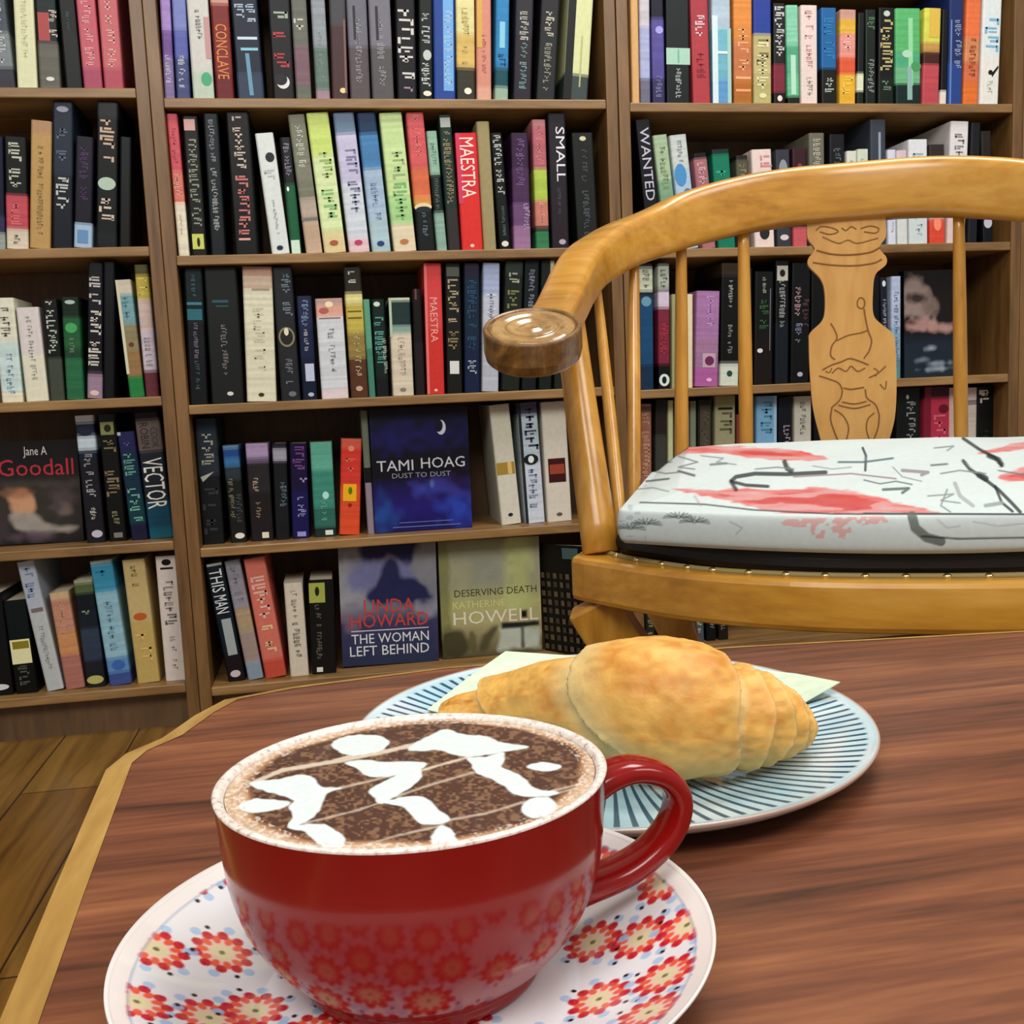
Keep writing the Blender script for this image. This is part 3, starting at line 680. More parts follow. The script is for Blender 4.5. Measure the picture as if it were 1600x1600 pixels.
face_book(0, 3, -30, 131, -42, 694, 842, D+.075, 0, .022, '0:1c1a1c',
  'R 0 1 .28 .95 2c2826;H Jane_A .47 .08 e0dcd8 .72 .2;H Goodall .22 .2 b02830 .93 .36;R 0 1 .38 .42 4c3c34;E .42 .57 .14 .14 cc9c7c;E .82 .6 .1 .14 54484a;P 0 0 0 a49c90 .3 .72 .55 .7 .7 .84 .3 .9;E .86 .82 .12 .06 8c8478;R .3 .7 .92 .95 7c6c7c;E .18 .8 .1 .1 40363c;T .1 .2 1c1a1c .01',
  'black cover facing out with red title', soft=([(0, '16120f'), (.3, '1c1a1c'), (.45, '3c3630'), (.8, '38322e'), (1, '1c1a1c')],
   [('e', 'd09c78', .05, 1, (.43, .60, .13, .13)), ('e', 'a87454', .04, .8, (.40, .50, .14, .05)), ('e', '54484a', .08, .9, (.82, .60, .12, .14)), ('e', '7c6c64', .05, .7, (.85, .68, .07, .05)),
    ('p', 'a8a094', .05, .9, [(.3, .72), (.5, .70), (.7, .82), (.95, .84), (.85, .9), (.4, .88)]), ('e', '5c4c58', .06, .8, (.5, .92, .2, .04)), ('e', '40363c', .08, .9, (.15, .85, .14, .12)), ('e', '4c4440', .05, .7, (.62, .42, .45, .03))],
   'H Jane_A .47 .06 e0dcd8 .70 .17;H Goodall .22 .18 c43440 .95 .34'))
face_book(1, 3, 586, 738, 576, 640, 824, D+.042, 0, .03, '0:0c0c1c .5:141040',
  'R 0 1 .1 .42 14143a;R 0 1 .58 1 1a1458;E .15 .85 .18 .15 1c3c6c;E .88 .85 .12 .13 2440a0;E .6 .64 .14 .05 3448a8;R .45 .85 .6 .95 241868;E .72 .19 .07 .065 d0d4dc;E .69 .17 .06 .055 14143a;R 0 1 .42 .585 0a0a12;H TAMI .03 .42 e0e0e4 .42 .52;H HOAG .5 .41 e0e0e4 .98 .51;H DUST_TO_DUST .2 .52 a8acb0 .8 .57;R .25 .8 .925 .932 8090d0;R .2 .85 .96 .967 8090d0',
  'dark blue cover with crescent moon facing out', soft=([(0, '0c0d16'), (.2, '12123a'), (.35, '0e0c1c'), (.55, '0a0a14'), (.65, '1c1450'), (.8, '221a70'), (1, '1a1458')],
   [('e', '1c1c60', .2, .8, (.3, .24, .3, .06)), ('e', '24509c', .2, .7, (.08, .88, .1, .14)), ('e', '2c44b0', .16, .9, (.84, .82, .14, .12)), ('e', '3c50c0', .1, .9, (.62, .66, .14, .05)), ('e', '6c8cd8', .03, .8, (.6, .63, .02, .03)), ('e', '38205c', .2, .6, (.75, .64, .2, .06))],
   'E .72 .17 .05 .060 d0d4dc;E .695 .155 .045 .052 11112c;H TAMI .05 .42 c8ccd0 .42 .505;H HOAG .5 .41 c8ccd0 .95 .495;H DUST_TO_DUST .2 .525 8c9498 .8 .565;R .25 .8 .925 .93 7080c0;R .18 .88 .96 .966 7080c0'))
face_book(1, 4, 535, 686, 528, 854, 1032, D+.05, 0, .025, '0:8c8c98 .4:5c5c78 .6:2c3458 .9:242c44',
  'R 0 1 0 .5 90909c;E .15 .35 .2 .2 a4a4ac;E .8 .2 .25 .18 6c6c94;P 0 0 0 23244e .3 .0 .75 .0 .68 .16 .5 .12 .3 .2;P 0 0 0 2c3058 .25 .18 .45 .12 .58 .1 .68 .22 .85 .35 .9 .5 .55 .55 .4 .5 .2 .3;E .9 .4 .15 .1 a8a4b4;H LINDA .12 .45 d0404a .72 .56;H HOWARD .08 .57 d0404a .88 .68;R .08 .9 .7 .71 d8d8e0;H THE_WOMAN .08 .73 e8ecf0 .9 .81;H LEFT_BEHIND .08 .83 e8ecf0 .9 .91',
  'blue cover with red and white title facing out', soft=([(0, '88888c'), (.3, '8c8c94'), (.5, '787c8c'), (.65, '3c3c60'), (1, '2a3450')],
   [('e', 'a8a8b0', .2, .8, (.1, .4, .14, .18)), ('p', '23244c', .06, 1, [(.28, -.05), (.8, -.05), (.78, .1), (.7, .2), (.55, .12), (.4, .16), (.25, .14)]), ('p', '7478a8', .08, .9, [(.12, .2), (.3, .14), (.5, .16), (.75, .22), (.7, .36), (.3, .38), (.1, .34)]),
    ('p', '262a54', .05, 1, [(.5, .13), (.58, .16), (.64, .28), (.8, .32), (.95, .45), (.9, .55), (.6, .5), (.4, .5), (.28, .44), (.4, .3)]), ('e', 'a8a4b4', .08, .7, (.9, .55, .14, .06)), ('e', '6c3c64', .1, .6, (.1, .62, .12, .06))],
   'H LINDA .24 .46 d2483c .76 .57;H HOWARD .1 .58 d2483c .9 .69;R .1 .9 .71 .718 d8d8e0;H THE_WOMAN .1 .74 e4e8ec .9 .82;H LEFT_BEHIND .08 .84 e4e8ec .9 .92'))
face_book(1, 4, 692, 848, 684, 848, 1026, D+.055, 0, .025, '0:8c8c5c .1:a4a484 .4:b0b078 .6:b8b07c .85:6c6448',
  'R .1 1 0 .45 a8aa98;R .6 .9 0 .5 b4bc70;R 0 .12 0 1 7c7c50;H DESERVING_DEATH .12 .42 4c4c2c .92 .48;H KATHERINE .1 .5 dcd894 .62 .57;H HOWELL .1 .6 f4ecd4 .97 .71;R .62 1 .71 .76 242420;R .76 .82 .62 .71 242420;R .6 .95 .76 .93 b8c0ac;P 0 0 0 4c4430 .3 .92 .5 .75 .55 .76 .4 .95;E .12 .85 .1 .09 3c3428;R .8 .83 .76 .95 3c3c34;P 0 0 0 5c5438 .2 .9 .28 .72 .3 .72 .26 .95',
  'yellow-green cover facing out beside the blue cover', soft=([(0, '94946c'), (.12, 'a8a88c'), (.4, 'acac88'), (.55, 'b8b878'), (.7, 'b8b07c'), (.85, '8c8460'), (1, '5c543c')],
   [('q', '80804c', .05, .8, [(-.1, -.1), (.1, -.1), (.1, 1.1), (-.1, 1.1)]), ('q', 'c4cc84', .1, .8, [(.66, -.1), (.9, -.1), (.9, .6), (.66, .6)]), ('q', '989c90', .1, .7, [(.3, .12), (.62, .12), (.62, .4), (.3, .4)]), ('p', '3c3824', .06, .9, [(.0, .78), (.2, .76), (.25, .9), (.2, 1), (0, 1)]),
    ('p', '4c4830', .05, .9, [(.36, .9), (.48, .78), (.55, .77), (.45, .92), (.38, .97)]), ('q', 'c0c8b8', .04, 1, [(.58, .78), (.98, .78), (.98, .96), (.55, .96)]), ('q', '1c2422', .02, 1, [(.6, .73), (.98, .73), (.98, .775), (.6, .775)]), ('q', '141414', .02, 1, [(.79, .63), (.86, .63), (.86, .70), (.79, .70)]), ('q', '4c4c3c', .02, .9, [(.79, .78), (.82, .78), (.82, .96), (.79, .96)]), ('p', '5c5838', .03, .8, [(.26, .8), (.32, .78), (.34, .95), (.28, .95)])],
   'H DESERVING_DEATH .14 .42 4c5028 .96 .48;H KATHERINE .12 .52 dcdc98 .64 .58;H HOWELL .12 .61 f0e8d0 .97 .72'))
face_book(1, 4, 852, 912, 838, 852, 1008, D+.06, -0.95, .02, '0:28241e',
  ';'.join('R %.2f %.2f %.2f %.2f %s' % (a/8+.02, a/8+.09, b/12+.01, b/12+.06, '6a5a44' if (a+b) % 2 else '4a4032') for a in range(8) for b in range(3, 12))+';R .5 .8 .02 .12 4c6464',
  'dark woven-pattern cover turned sideways')
# --- right bookcase
shelf_row(2, 0, [
 (988, 1000, 985, 0, '0:dcac70', '', 'thin orange-tan spine at the left end'),
 (1001, 1017, 999, 0, '0:c8c4cc .4:aab2d8 .8:787890', '', 'pale blue-white thin spine'),
 (1020, 1040, 1017, 0, '0:181438 .33:5a52a0 .8:3c386c', 'E .6 .42 .3 .03 a8a4e8;T .78 .95 8c88b0 .5', 'violet-blue spine'),
 (1042, 1079, 1040, 0, '0:18282c', 'R 0 1 .56 .69 acd4c0;R .47 .55 .57 .68 7cb89c;T .72 .96 c8d8d4 .25', 'black spine with mint-green square'),
 (1083, 1111, 1078, 0, '0:ae3844 .4:b43c44', 'T .3 .5 f4dce0 .55;T .6 .8 7c1c28 .5', 'dark red spine'),
 (1114, 1143, 1112, 0, '0:b4c8d8 .4:70b4c8 .8:5c98cc', 'R 0 .3 .3 1 d8ecf0;R .8 1 .4 1 a8d0c8;R .3 .8 .58 .6 e8f4f4', 'pale blue-white spine with teal streak'),
 (1147, 1176, 1146, 0, '0:e08c3c .5:c87848 .8:b86c28', 'T .4 .75 f0b488 .6;R .1 .9 .78 .8 f4b47c;R .1 .9 .88 .9 f4a86c', 'orange spine'),
 (1178, 1206, 1177, 0, '0:2440a0 .44:c0b47c .8:b8b070', 'T .48 .7 584c20 .7;T .5 .92 f0ecb8 .7;E .5 .93 .2 .02 e8e4a8', 'olive-cream spine with blue head'),
 (1209, 1228, 1208, 5, '0:24262a .6:8c2840 .88:1c1418', 'T .03 .58 e8e8e8 .8;E .5 .94 .2 .03 f0e0d8', 'narrow black and maroon spine with white letters'),
 (1231, 1250, 1228, 8, '0:88d0b0 .4:58b088 .7:64c090 .92:10241c', 'R .3 .7 .5 .9 b8e4cc', 'mint-green spine'),
 (1252, 1278, 1251, 8, '0:ead8d0', 'T .05 .36 d08890 .55;T .4 .7 c87880 .4;T .72 .95 a8a0a0 .4', 'white spine with pink lettering'),
 (1284, 1308, 1283, 12, '0:1c68a8 .62:18201c', 'T .05 .6 3484c0 .7;T .72 .9 c8d0c4 .6', 'blue spine with black foot'),
 (1312, 1337, 1313, 15, '0:c89888 .1:e4b43c .25:e8988c .5:e05c38 .68:e8b030', 'T .27 .5 f4c8c0 .6;T .7 .97 f4d860 .7', 'yellow, pink and orange banded spine'),
 (1339, 1350, 1341, 20, '0:182420 .66:e0e4c4 .85:1c301c', '', 'very thin dark spine with cream patch'),
 (1352, 1369, 1352, 15, '0:1c3024', 'T .04 .32 64986c .7;T .52 .88 a4a8a4 .6', 'dark green spine with pale lettering'),
 (1372, 1397, 1373, 12, '0:14181c .72:1c2c20', 'E .5 .06 .2 .03 c8d0c8;T .12 .7 dccc8c .8;T .75 .95 7c9c80 .6', 'black spine with tall gold letters'),
 (1400, 1439, 1399, 13, '0:5cb870 .45:50b080 .6:6cb884 .78:1c3c38', 'R .5 .68 .1 .8 98dca4;E .45 .47 .2 .04 b8dcc0;R .45 .65 .6 .95 90b8b0;E .8 .6 .2 .05 4c9c60', 'wide bright green spine'),
 (1441, 1467, 1445, 13, '0:dcdc58 .35:c89850 .45:5c2c24 .58:c04c54', 'R .3 .9 0 .3 e0bc50', 'yellow-topped red spine'),
 (1469, 1479, 1473, 15, '0:1c1c20 .85:e8dcd0', '', 'thin black spine with cream foot'),
 (1481, 1503, 1484, 0, '0:283a78 .65:2c4c98', 'T .3 .7 a8b8d8 .5 .65;R .1 .2 .3 1 6c8cc8', 'navy spine near the right end'),
 (1505, 1528, 1511, 0, '0:e87444 .45:dc8c5c .65:d87048 .8:e47430', 'T .45 .82 7c3024 .45', 'bright orange spine'),
 (1531, 1560, 1537, 0, '0:e4ecec .6:ecebe4', 'T .28 .6 2ca4d0 .8;P 0 0 0 181818 .55 .74 .9 .67 .92 .69 .6 .77;E .5 .73 .12 .02 181818;T .8 .95 c0c4bc .3', 'white spine with cyan lettering at the right end')])
shelf_row(2, 1, [
 (1013, 1036, 993, 188, '0:1a1824 .68:241828 .95:d08890', 'W WANTED .06 .62 c8c4d8 .6', 'black spine lettered in grey at the left end'),
 (1041, 1063, 1020, 212, '0:a8c09c .4:84ac88 .6:409878 .85:b8c8b8', 'T .08 .5 6c845c .5', 'sage green spine'),
 (1066, 1092, 1046, 212, '0:c8d0cc .3:b0cce4 .7:b8d8e0', 'E .4 .35 .35 .1 4c94cc;E .7 .55 .3 .08 3c80b8;T .05 .3 708498 .3', 'white and sky-blue spine'),
 (1098, 1119, 1083, 240, '0:241820 .06:b07078', 'T .1 .8 e4bcc0 .6', 'dusty pink spine behind the chair rail'),
 (1123, 1150, 1112, 234, '0:143c34 .05:108868', 'T .15 .9 3cb898 .8', 'emerald green spine'),
 (1155, 1173, 1150, 243, '0:34302c .05:6c6850', 'T .1 .9 9c9470 .7', 'olive-brown spine right of the emerald one'),
 (1180, 1211, 1174, 234, '0:ecd8d0', 'T .06 .4 d0606c .6 .7;E .5 .85 .25 .07 24282c', 'white spine with crimson lettering'),
 (1215, 1237, 1212, 234, '0:484c58', 'E .5 .2 .3 .1 9098a0;E .5 .9 .3 .03 e0d0d0', 'slate grey spine'),
 (1240, 1262, 1238, 232, '0:4c2430 .8:c85860', 'E .5 .25 .25 .1 8c3c48', 'maroon spine'),
 (1266, 1290, 1264, 208, '0:807c6c .5:485868', 'T .05 .4 c8c4b0 .5', 'taupe spine beside the maroon one'),
 (1296, 1320, 1296, 210, '0:20242a', 'T .06 .5 70787c .5', 'near-black spine left of two short white ones'),
 (1323, 1339, 1323, 236, '0:e0e0d4', 'T .1 .9 9c9c90 .4', 'short white spine, left one of a pair'),
 (1341, 1358, 1340, 233, '0:d4dcc8', 'T .1 .9 9ca890 .4', 'short pale green-white spine, right one of a pair'),
 (1361, 1385, 1360, 187, '0:4c5462 .7:2c4c54', 'R .5 .65 .1 .8 98a4b4', 'tall slate-blue spine'),
 (1388, 1401, 1387, 234, '0:dce0f0', 'T .3 .9 a8acc0 .4', 'short lilac-white spine'),
 (1403, 1419, 1401, 235, '0:e0c8d0 .5:dce0dc', 'E .3 .2 .25 .04 2c1c28', 'short pink-white spine'),
 (1421, 1450, 1420, 218, '0:e4e8ec .7:d4e0e0', 'T .08 .35 7c98ac .6;T .4 .95 a0b0b0 .4', 'broad white spine with blue-grey lettering'),
 (1453, 1477, 1452, 226, '0:4c3c3c .3:c84c30 .6:d0a898 .75:e04c34', 'E .5 .8 .25 .07 fc9470', 'fiery red spine'),
 (1480, 1508, 1486, 190, '0:e8e4e4 .7:e4ccc8', 'T .1 .6 34343c .55;T .7 .95 c87c7c .4', 'tall white spine with black lettering'),
 (1512, 1530, 1518, 192, '0:2c2c34', '', 'black spine beside the tall white one'),
 (1533, 1552, 1530, 205, '0:3c342c .3:90806c .6:181c28', 'E .5 .82 .4 .05 c8c4d4', 'tan and black spine at the right end')])
shelf_row(2, 2, [
 (1000, 1022, 998, 412, '0:2c2820 .04:c8ccb4 .22:1c3440 .27:1c5484 .8:1c3c60', 'T .05 .2 484c3c .5;E .5 .3 .35 .04 6c98b0', 'blue spine with white head'),
 (1029, 1047, 1028, 412, '0:182c24 .02:b4bcac .2:182420 .22:d8c8dc .35:8c2c44 .8:1c1418', 'T .05 .2 2c342c .6;T .45 .75 c03c48 .7;E .5 .93 .45 .05 d8ece4;E .5 .93 .2 .03 101818', 'black and crimson spine with white roundel'),
 (1050, 1058, 1050, 460, '0:a8a878', '', 'thin khaki spine'),
 (1060, 1070, 1060, 460, '0:c07c60', '', 'thin rust spine partly behind a chair spindle'),
 (1071, 1083, 1071, 460, '0:ecdcb8', '', 'thin cream spine left of the mauve one'),
 (1086, 1122, 1089, 456, '0:b07cb0 .5:a87ca0 .8:b060a0', 'T .05 .4 d0a0e0 .35 .6;R .3 .85 .65 .8 c8a8b8;E .6 .73 .2 .05 6c2c58;E .6 .93 .12 .02 f0b8d8', 'wide mauve spine'),
 (1125, 1154, 1128, 412, '0:4c3c28 .1:12140f .82:d4dccc', 'T .14 .38 c8ccc0 .25;T .5 .76 a8acA0 .25;E .5 .9 .15 .025 1c4c44'.replace('A', 'a'), 'black spine with white label at foot'),
 (1157, 1174, 1159, 420, '0:1c1428', 'T .2 .6 5c4880 .3', 'black-violet spine behind a chair spindle'),
 (1178, 1207, 1180, 425, '0:181c1c .6:281814', 'T .05 .2 b0b8a8 .2;T .25 .55 3c6c40 .5;R .8 .84 .15 .7 7c7c84;E .3 .7 .15 .02 e8dce4', 'black spine with dim green lettering'),
 (1211, 1232, 1212, 408, '0:14161c .5:1c2834', 'R .1 .9 .04 .16 c0bcb0;E .5 .1 .2 .03 181818;T .16 .56 b0b4b4 .45', 'black spine with square pale emblem'),
 (1235, 1264, 1238, 412, '0:14161a', 'T .2 .5 c8a4ac .4 .35;T .3 .55 744850 .35 .75;T .5 .7 8c90a8 .4 .4;E .5 .93 .15 .02 b0b4c0', 'black spine with pinkish lettering left of the splat'),
 (1267, 1296, 1268, 412, '0:101216', '', 'black spine mostly behind the carved splat'),
 (1358, 1376, 1358, 430, '0:181a20', '', 'black spine emerging right of the carved splat'),
 (1378, 1390, 1374, 434, '0:242a40', 'E .5 .06 .25 .03 e0e4f0;T .2 .95 c8ccd8 .45', 'navy spine beside the carved splat'),
 (1393, 1408, 1393, 432, '0:b8c4e0 .5:88b0c8 .8:5c98a0', 'T .15 .9 48688c .5', 'pale blue spine against the dark cover')])
face_book(2, 2, 1413, 1496, 1412, 424, 586, D+.04, 0, .02, '0:14100f .58:1c2430 .8:1c2c38',
  'R 0 1 .1 .55 241c1a;P 0 0 0 907c74 0 .1 .2 .08 .5 .2 .6 .35 .45 .45 .1 .4 0 .45;E .25 .25 .25 .06 2c2020;P 0 0 0 a88078 .05 .45 .35 .44 .7 .5 1 .52 1 .58 .2 .56 .05 .52;E .1 .47 .15 .03 401c20;R 0 1 .6 1 1c2634;E .5 .7 .12 .03 a8b4c0;T .7 .72 fff .01;R .3 .7 .74 .75 8c98a8;H HER .35 .8 98a4b4 .6 .86;H CODE .45 .89 98a4b4 .85 .95'.replace('H HER .35 .8 98a4b4 .6 .86;H CODE .45 .89 98a4b4 .85 .95', 'R .25 .5 .8 .83 8c98a8;R .55 .8 .82 .85 8c98a8;R .4 .9 .89 .93 8c98a8'),
  'dark cover with half a face facing out', soft=([(0, '120e0d'), (.5, '1c1614'), (.58, '141418'), (.7, '1c2836'), (1, '1c2a34')],
   [('p', '9c8880', .08, .9, [(0, .1), (.2, .06), (.45, .18), (.62, .36), (.45, .46), (.1, .42), (0, .44)]), ('e', '2c2020', .05, .95, (.25, .25, .18, .04)), ('e', '6c5850', .08, .7, (.5, .34, .14, .08)), ('p', 'b48c84', .05, .95, [(.04, .46), (.35, .44), (.7, .5), (1, .53), (1, .58), (.3, .57), (.05, .54)]), ('e', '401c20', .04, .9, (.1, .48, .14, .025)),
    ('e', 'a8b4c0', .03, .9, (.5, .73, .1, .03)), ('e', '7c8898', .03, .8, (.32, .84, .12, .02)), ('e', '8894a4', .03, .9, (.62, .88, .18, .02)), ('e', '98a4b4', .03, .9, (.6, .93, .2, .02))], ''))
shelf_row(2, 3, [
 (1000, 1019, 999, 632, '0:b88c74 .03:24140c .05:a87058', 'T .08 .9 dcb098 .6', 'brick-pink spine at the left end'),
 (1024, 1042, 1024, 625, '0:3c3030 .3:54544c', '', 'grey-brown spine'),
 (1044, 1052, 1044, 626, '0:ccd0a0', '', 'thin pale green spine'),
 (1066, 1077, 1066, 627, '0:e0ceb0', '', 'thin cream spine behind a chair spindle'),
 (1079, 1088, 1079, 627, '0:88947c', '', 'thin grey-green spine'),
 (1090, 1113, 1090, 625, '0:1c1810 .02:342c24', 'R .15 .85 .05 1 4c463c;T .1 .8 6c6450 .5', 'dark brown spine with grey panel'),
 (1117, 1149, 1117, 618, '0:a4a070 .1:a8a480', 'R .15 .85 .1 .12 1c1c18;T .14 .4 24241c .7;T .42 .8 44483c .7', 'khaki spine with bold black letters'),
 (1151, 1160, 1151, 648, '0:8c4438', '', 'thin brown-red spine'),
 (1163, 1178, 1163, 640, '0:3c5c54', '', 'dark green spine behind a chair spindle'),
 (1182, 1213, 1182, 620, '0:80b4dc', 'T .05 .35 1c8088 .6;E .5 .6 .35 .15 2c74c0;R .85 1 0 1 a8cce8', 'light blue spine'),
 (1216, 1238, 1216, 622, '0:182430 .2:20202c', 'T .22 .8 c0b4c4 .5 .6', 'black spine with lilac-white lettering'),
 (1241, 1268, 1241, 620, '0:d0ccbc .5:d8d4cc', 'T .05 .4 5c5c54 .35;E .6 .5 .3 .08 8c4060;R .3 1 .55 1 241c24', 'white spine with plum blot'),
 (1272, 1296, 1272, 618, '0:1c1a20', '', 'black spine mostly behind the carved splat'),
 (1400, 1437, 1401, 607, '0:202826', 'E .45 .08 .06 .02 e0e0e0;T .12 .8 a8a8ac .4 .6', 'black spine with white lettering right of the splat'),
 (1444, 1483, 1445, 605, '0:5c1828 .1:c03450', 'R 0 .25 0 1 801c30;E .75 .2 .2 .04 701028;T .25 .8 f07888 .5 .6', 'crimson spine'),
 (1485, 1500, 1485, 606, '0:dcb8b0', '', 'pale pink spine right of the crimson one'),
 (1512, 1539, 1514, 606, '0:e0ccc8 .12:28382c .15:d0c4b8 .8:d8d4d0', '', 'cream spine near the right end'),
 (1542, 1568, 1544, 604, '0:2c2820 .02:1c1c18 .3:20241c', 'R .1 .6 .03 .07 d8ccc0;T .04 .22 e0d4c4 .7;T .4 .8 3c4844 .3', 'black spine with cream lettering at the right end')])
shelf_row(2, 4, [
 (990+i*19, 1006+i*19, 986+i*19, 850+(i % 3)*12, '0:%s' % c, 'T .3 .9 %s .5' % t, d) for i, (c, t, d) in enumerate([
  ('2c3030', '9ca49c', 'dark spine at the left end under the seat'), ('3c3c30', 'b8b898', 'olive-black spine seen under the seat'), ('181c20', 'a8b0b8', 'black spine seen under the seat'),
  ('404844', 'c8d0cc', 'grey-green spine seen under the seat'), ('14181c', 'b0b8b8', 'black spine fifth from the left end'), ('5c6870', 'd8e0e8', 'blue-grey spine seen under the seat'),
  ('1c2024', '98a0a8', 'black spine left of the brown one'), ('342820', 'a89c8c', 'brown spine seen under the seat')])])
shelf_row(3, 2, [
 (1583, 1620, 1583, 402, '0:dce8f0 .45:2c3c60 .6:1c2030 .65:a03040 .85:141418', 'E .5 .25 .3 .1 5c7c9c;E .3 .93 .2 .03 e8e8e8', 'white, navy and red spine at the right photo edge')])
shelf_row(3, 3, [
 (1590, 1625, 1590, 655, '0:c8ccb0 .4:8ca070', '', 'cream-green spine at the right photo edge')])

# ------------------------------------------------------------------ table
T = 0.4245
inner_px = [(60, 1600), (130, 1400), (206, 1193), (230, 1173), (285, 1149), (335, 1113), (372, 1093), (460, 1076), (700, 1045), (1160, 1012), (1600, 988)]
top_in = [atZ(x, y, T)[:2] for x, y in inner_px]
a, b = top_in[-2], top_in[-1]
far_dir = (b-a)/np.linalg.norm(b-a)
corner = b+far_dir*0.42
a0 = top_in[0]; ldir = (top_in[0]-top_in[2]); ldir = ldir/np.linalg.norm(ldir)
start = a0+ldir*0.36
top_in = [start]+top_in+[corner, corner+np.array([-.02, -.80]), start+np.array([.05, -.06])]
ti = [tuple(p) for p in top_in]
cen = np.mean(top_in, axis=0)
BW = 0.0125
def offs(P, w):
    out = []; n = len(P)
    for i in range(n):
        p0, p1, p2 = [np.array(P[j % n]) for j in (i-1, i, i+1)]
        d1 = (p1-p0)/np.linalg.norm(p1-p0); d2 = (p2-p1)/np.linalg.norm(p2-p1)
        n1 = np.array([d1[1], -d1[0]]); n2 = np.array([d2[1], -d2[0]])
        m = (n1+n2); m /= np.linalg.norm(m); out.append(p1-m*w/max(.4, m@n1))
    return out
root = empty('coffee_table', (0.15, 0.25, 0))
tag(root, 'red-brown wooden coffee table with pale wood edge, holding the cup and plate', 'table')
O3 = np.array([0.15, 0.25])
n = len(ti)
def prism(P, z0, z1, name, mat, par, bevel=0.0):
    m = MB(); P = [np.array(p)-O3 for p in P]; k = len(P)
    m.add([(p[0], p[1], z0) for p in P]+[(p[0], p[1], z1) for p in P],
          [tuple(range(k-1, -1, -1)), tuple(range(k, 2*k))]+[(i, (i+1) % k, k+(i+1) % k, k+i) for i in range(k)])
    return m.build(name, mat, par, bevel=bevel)
prism(ti, T-.028, T, 'tabletop', M_table, root)
area2 = sum(ti[i][0]*ti[(i+1) % n][1]-ti[(i+1) % n][0]*ti[i][1] for i in range(n))
to = offs(ti, BW if area2 > 0 else BW) if area2 < 0 else offs(ti, -BW)
# ring
m = MB(); k = n
A_ = [np.array(p)-O3 for p in ti]; B_ = [np.array(p)-O3 for p in to]
V = [(p[0], p[1], T-.028) for p in A_]+[(p[0], p[1], T+.0003) for p in A_]+[(p[0], p[1], T-.0022) for p in B_]+[(p[0], p[1], T-.028) for p in B_]
F = []
for i in range(k):
    j = (i+1) % k
    F += [(k+i, k+j, 2*k+j, 2*k+i), (2*k+i, 2*k+j, 3*k+j, 3*k+i), (3*k+i, 3*k+j, j, i)]
m.add(V, F); m.build('edge_band', M_tabedge, root)
for (x, y) in ((-.02, .12), (.78, .05), (.75, .50), (.02, .52)):
    m = MB(); c = np.array((x, y))-O3
    m.tube([(c[0], c[1], 0), (c[0], c[1], T-.0285)], lambda i: .016+.008*i, 16); m.build('leg', M_tabedge, root, smooth=False, bevel=.001)
m = MB(); m.box(-.10, .57, -.18, .22, T-.075, T-.0285); m.build('apron', M_tabedge, root)

# ------------------------------------------------------------------ saucer, cup, coffee
TILT = math.radians(-1.6)
CX, CY = 0.0162, 0.2884
RZ = 0.490
SX, SY = 0.0147, 0.2800
sr_ = 0.0846
saucer = empty('saucer', (SX, SY, T)); saucer.rotation_euler = (TILT, 0, 0)
tag(saucer, 'white saucer with red flower pattern under the red cup', 'saucer')
def sau_h(r):
    t = r/sr_
    return 0.0052 + 0.0180*max(0, (t-.54)/.46)**1.25
nr, na = 190, 1000
rr_ = np.linspace(0.0005, sr_-.0012, nr); aa = np.linspace(0, 2*np.pi, na, endpoint=False)
RR, AA = np.meshgrid(rr_, aa, indexing='ij')
Xs = RR*np.cos(AA); Ys = RR*np.sin(AA); Zs = np.vectorize(sau_h)(RR)
base = np.array(lin('e9e9ec')); col = np.tile(base, (nr*na, 1))
px_, py_ = Xs.ravel(), Ys.ravel()
fl = []
for (x, y) in [(290, 1405), (345, 1467), (245, 1500), (325, 1565), (215, 1590), (395, 1530), (1000, 1455), (935, 1525), (1040, 1535), (1075, 1470), (845, 1590), (925, 1435), (1040, 1400), (1015, 1600)]:
    p = atZ(x, y, T+.015); fl.append((p[0]-SX, p[1]-SY))
S_ = 0.0205
for i in range(-6, 7):
    for j in range(-6, 7):
        q = (i*S_+(j % 2)*S_/2, j*S_*.866)
        if math.hypot(*q) < sr_*1.02 and min(math.hypot(q[0]-f[0], q[1]-f[1]) for f in fl) > .0180: fl.append(q)
def mixc(mask, c, a=1.0):
    global col
    k = (np.clip(mask, 0, 1)*a)[:, None]; col = col*(1-k)+np.array(lin(c))*k
for fi, (fx, fy) in enumerate(fl):
    dx = px_-fx; dy = py_-fy; d = np.hypot(dx, dy); th = np.arctan2(dy, dx)
    near = d < .0145
    if not near.any(): continue
    pr = .0088
    pet = 0.5+0.5*np.cos(th*11)
    s = lambda v, w=.0003: np.clip(v/w+.5, 0, 1)
    # pale blue connectors
    for q in range(6):
        a = q*math.pi/3+.4; mixc(s(.0016-np.hypot(dx-.0102*math.cos(a), dy-.0102*math.sin(a))), '9ec4ea', .8)
    mixc(s(.0074-d)*s(d-.0028), 'f4c4b4', .8)
    for q in range(10):
        a = q*math.pi/5+fi; ca_, sa_ = math.cos(a), math.sin(a)
        ur, ut = dx*ca_+dy*sa_, -dx*sa_+dy*ca_
        mixc(s(.00165-np.hypot((ur-.0074)*.95, ut)), 'cf2c38', 1)
        mixc(s(.0006-np.hypot((ur-.0080), ut)), 'a01c2c', .7)
        a += math.pi/10; ca_, sa_ = math.cos(a), math.sin(a); ur, ut = dx*ca_+dy*sa_, -dx*sa_+dy*ca_
        mixc(s(.00115-np.hypot((ur-.0054)*.7, ut)), 'ea5a34', .95)
    mixc(s(.0034-d), 'e6d8ae')
    mixc(s(.0009-d), '74744a')
    for q in range(4):
        a = q*math.pi/2+.5; mixc(s(.0008-np.hypot(dx-.0105*math.cos(a), dy-.0105*math.sin(a))), '241a22')
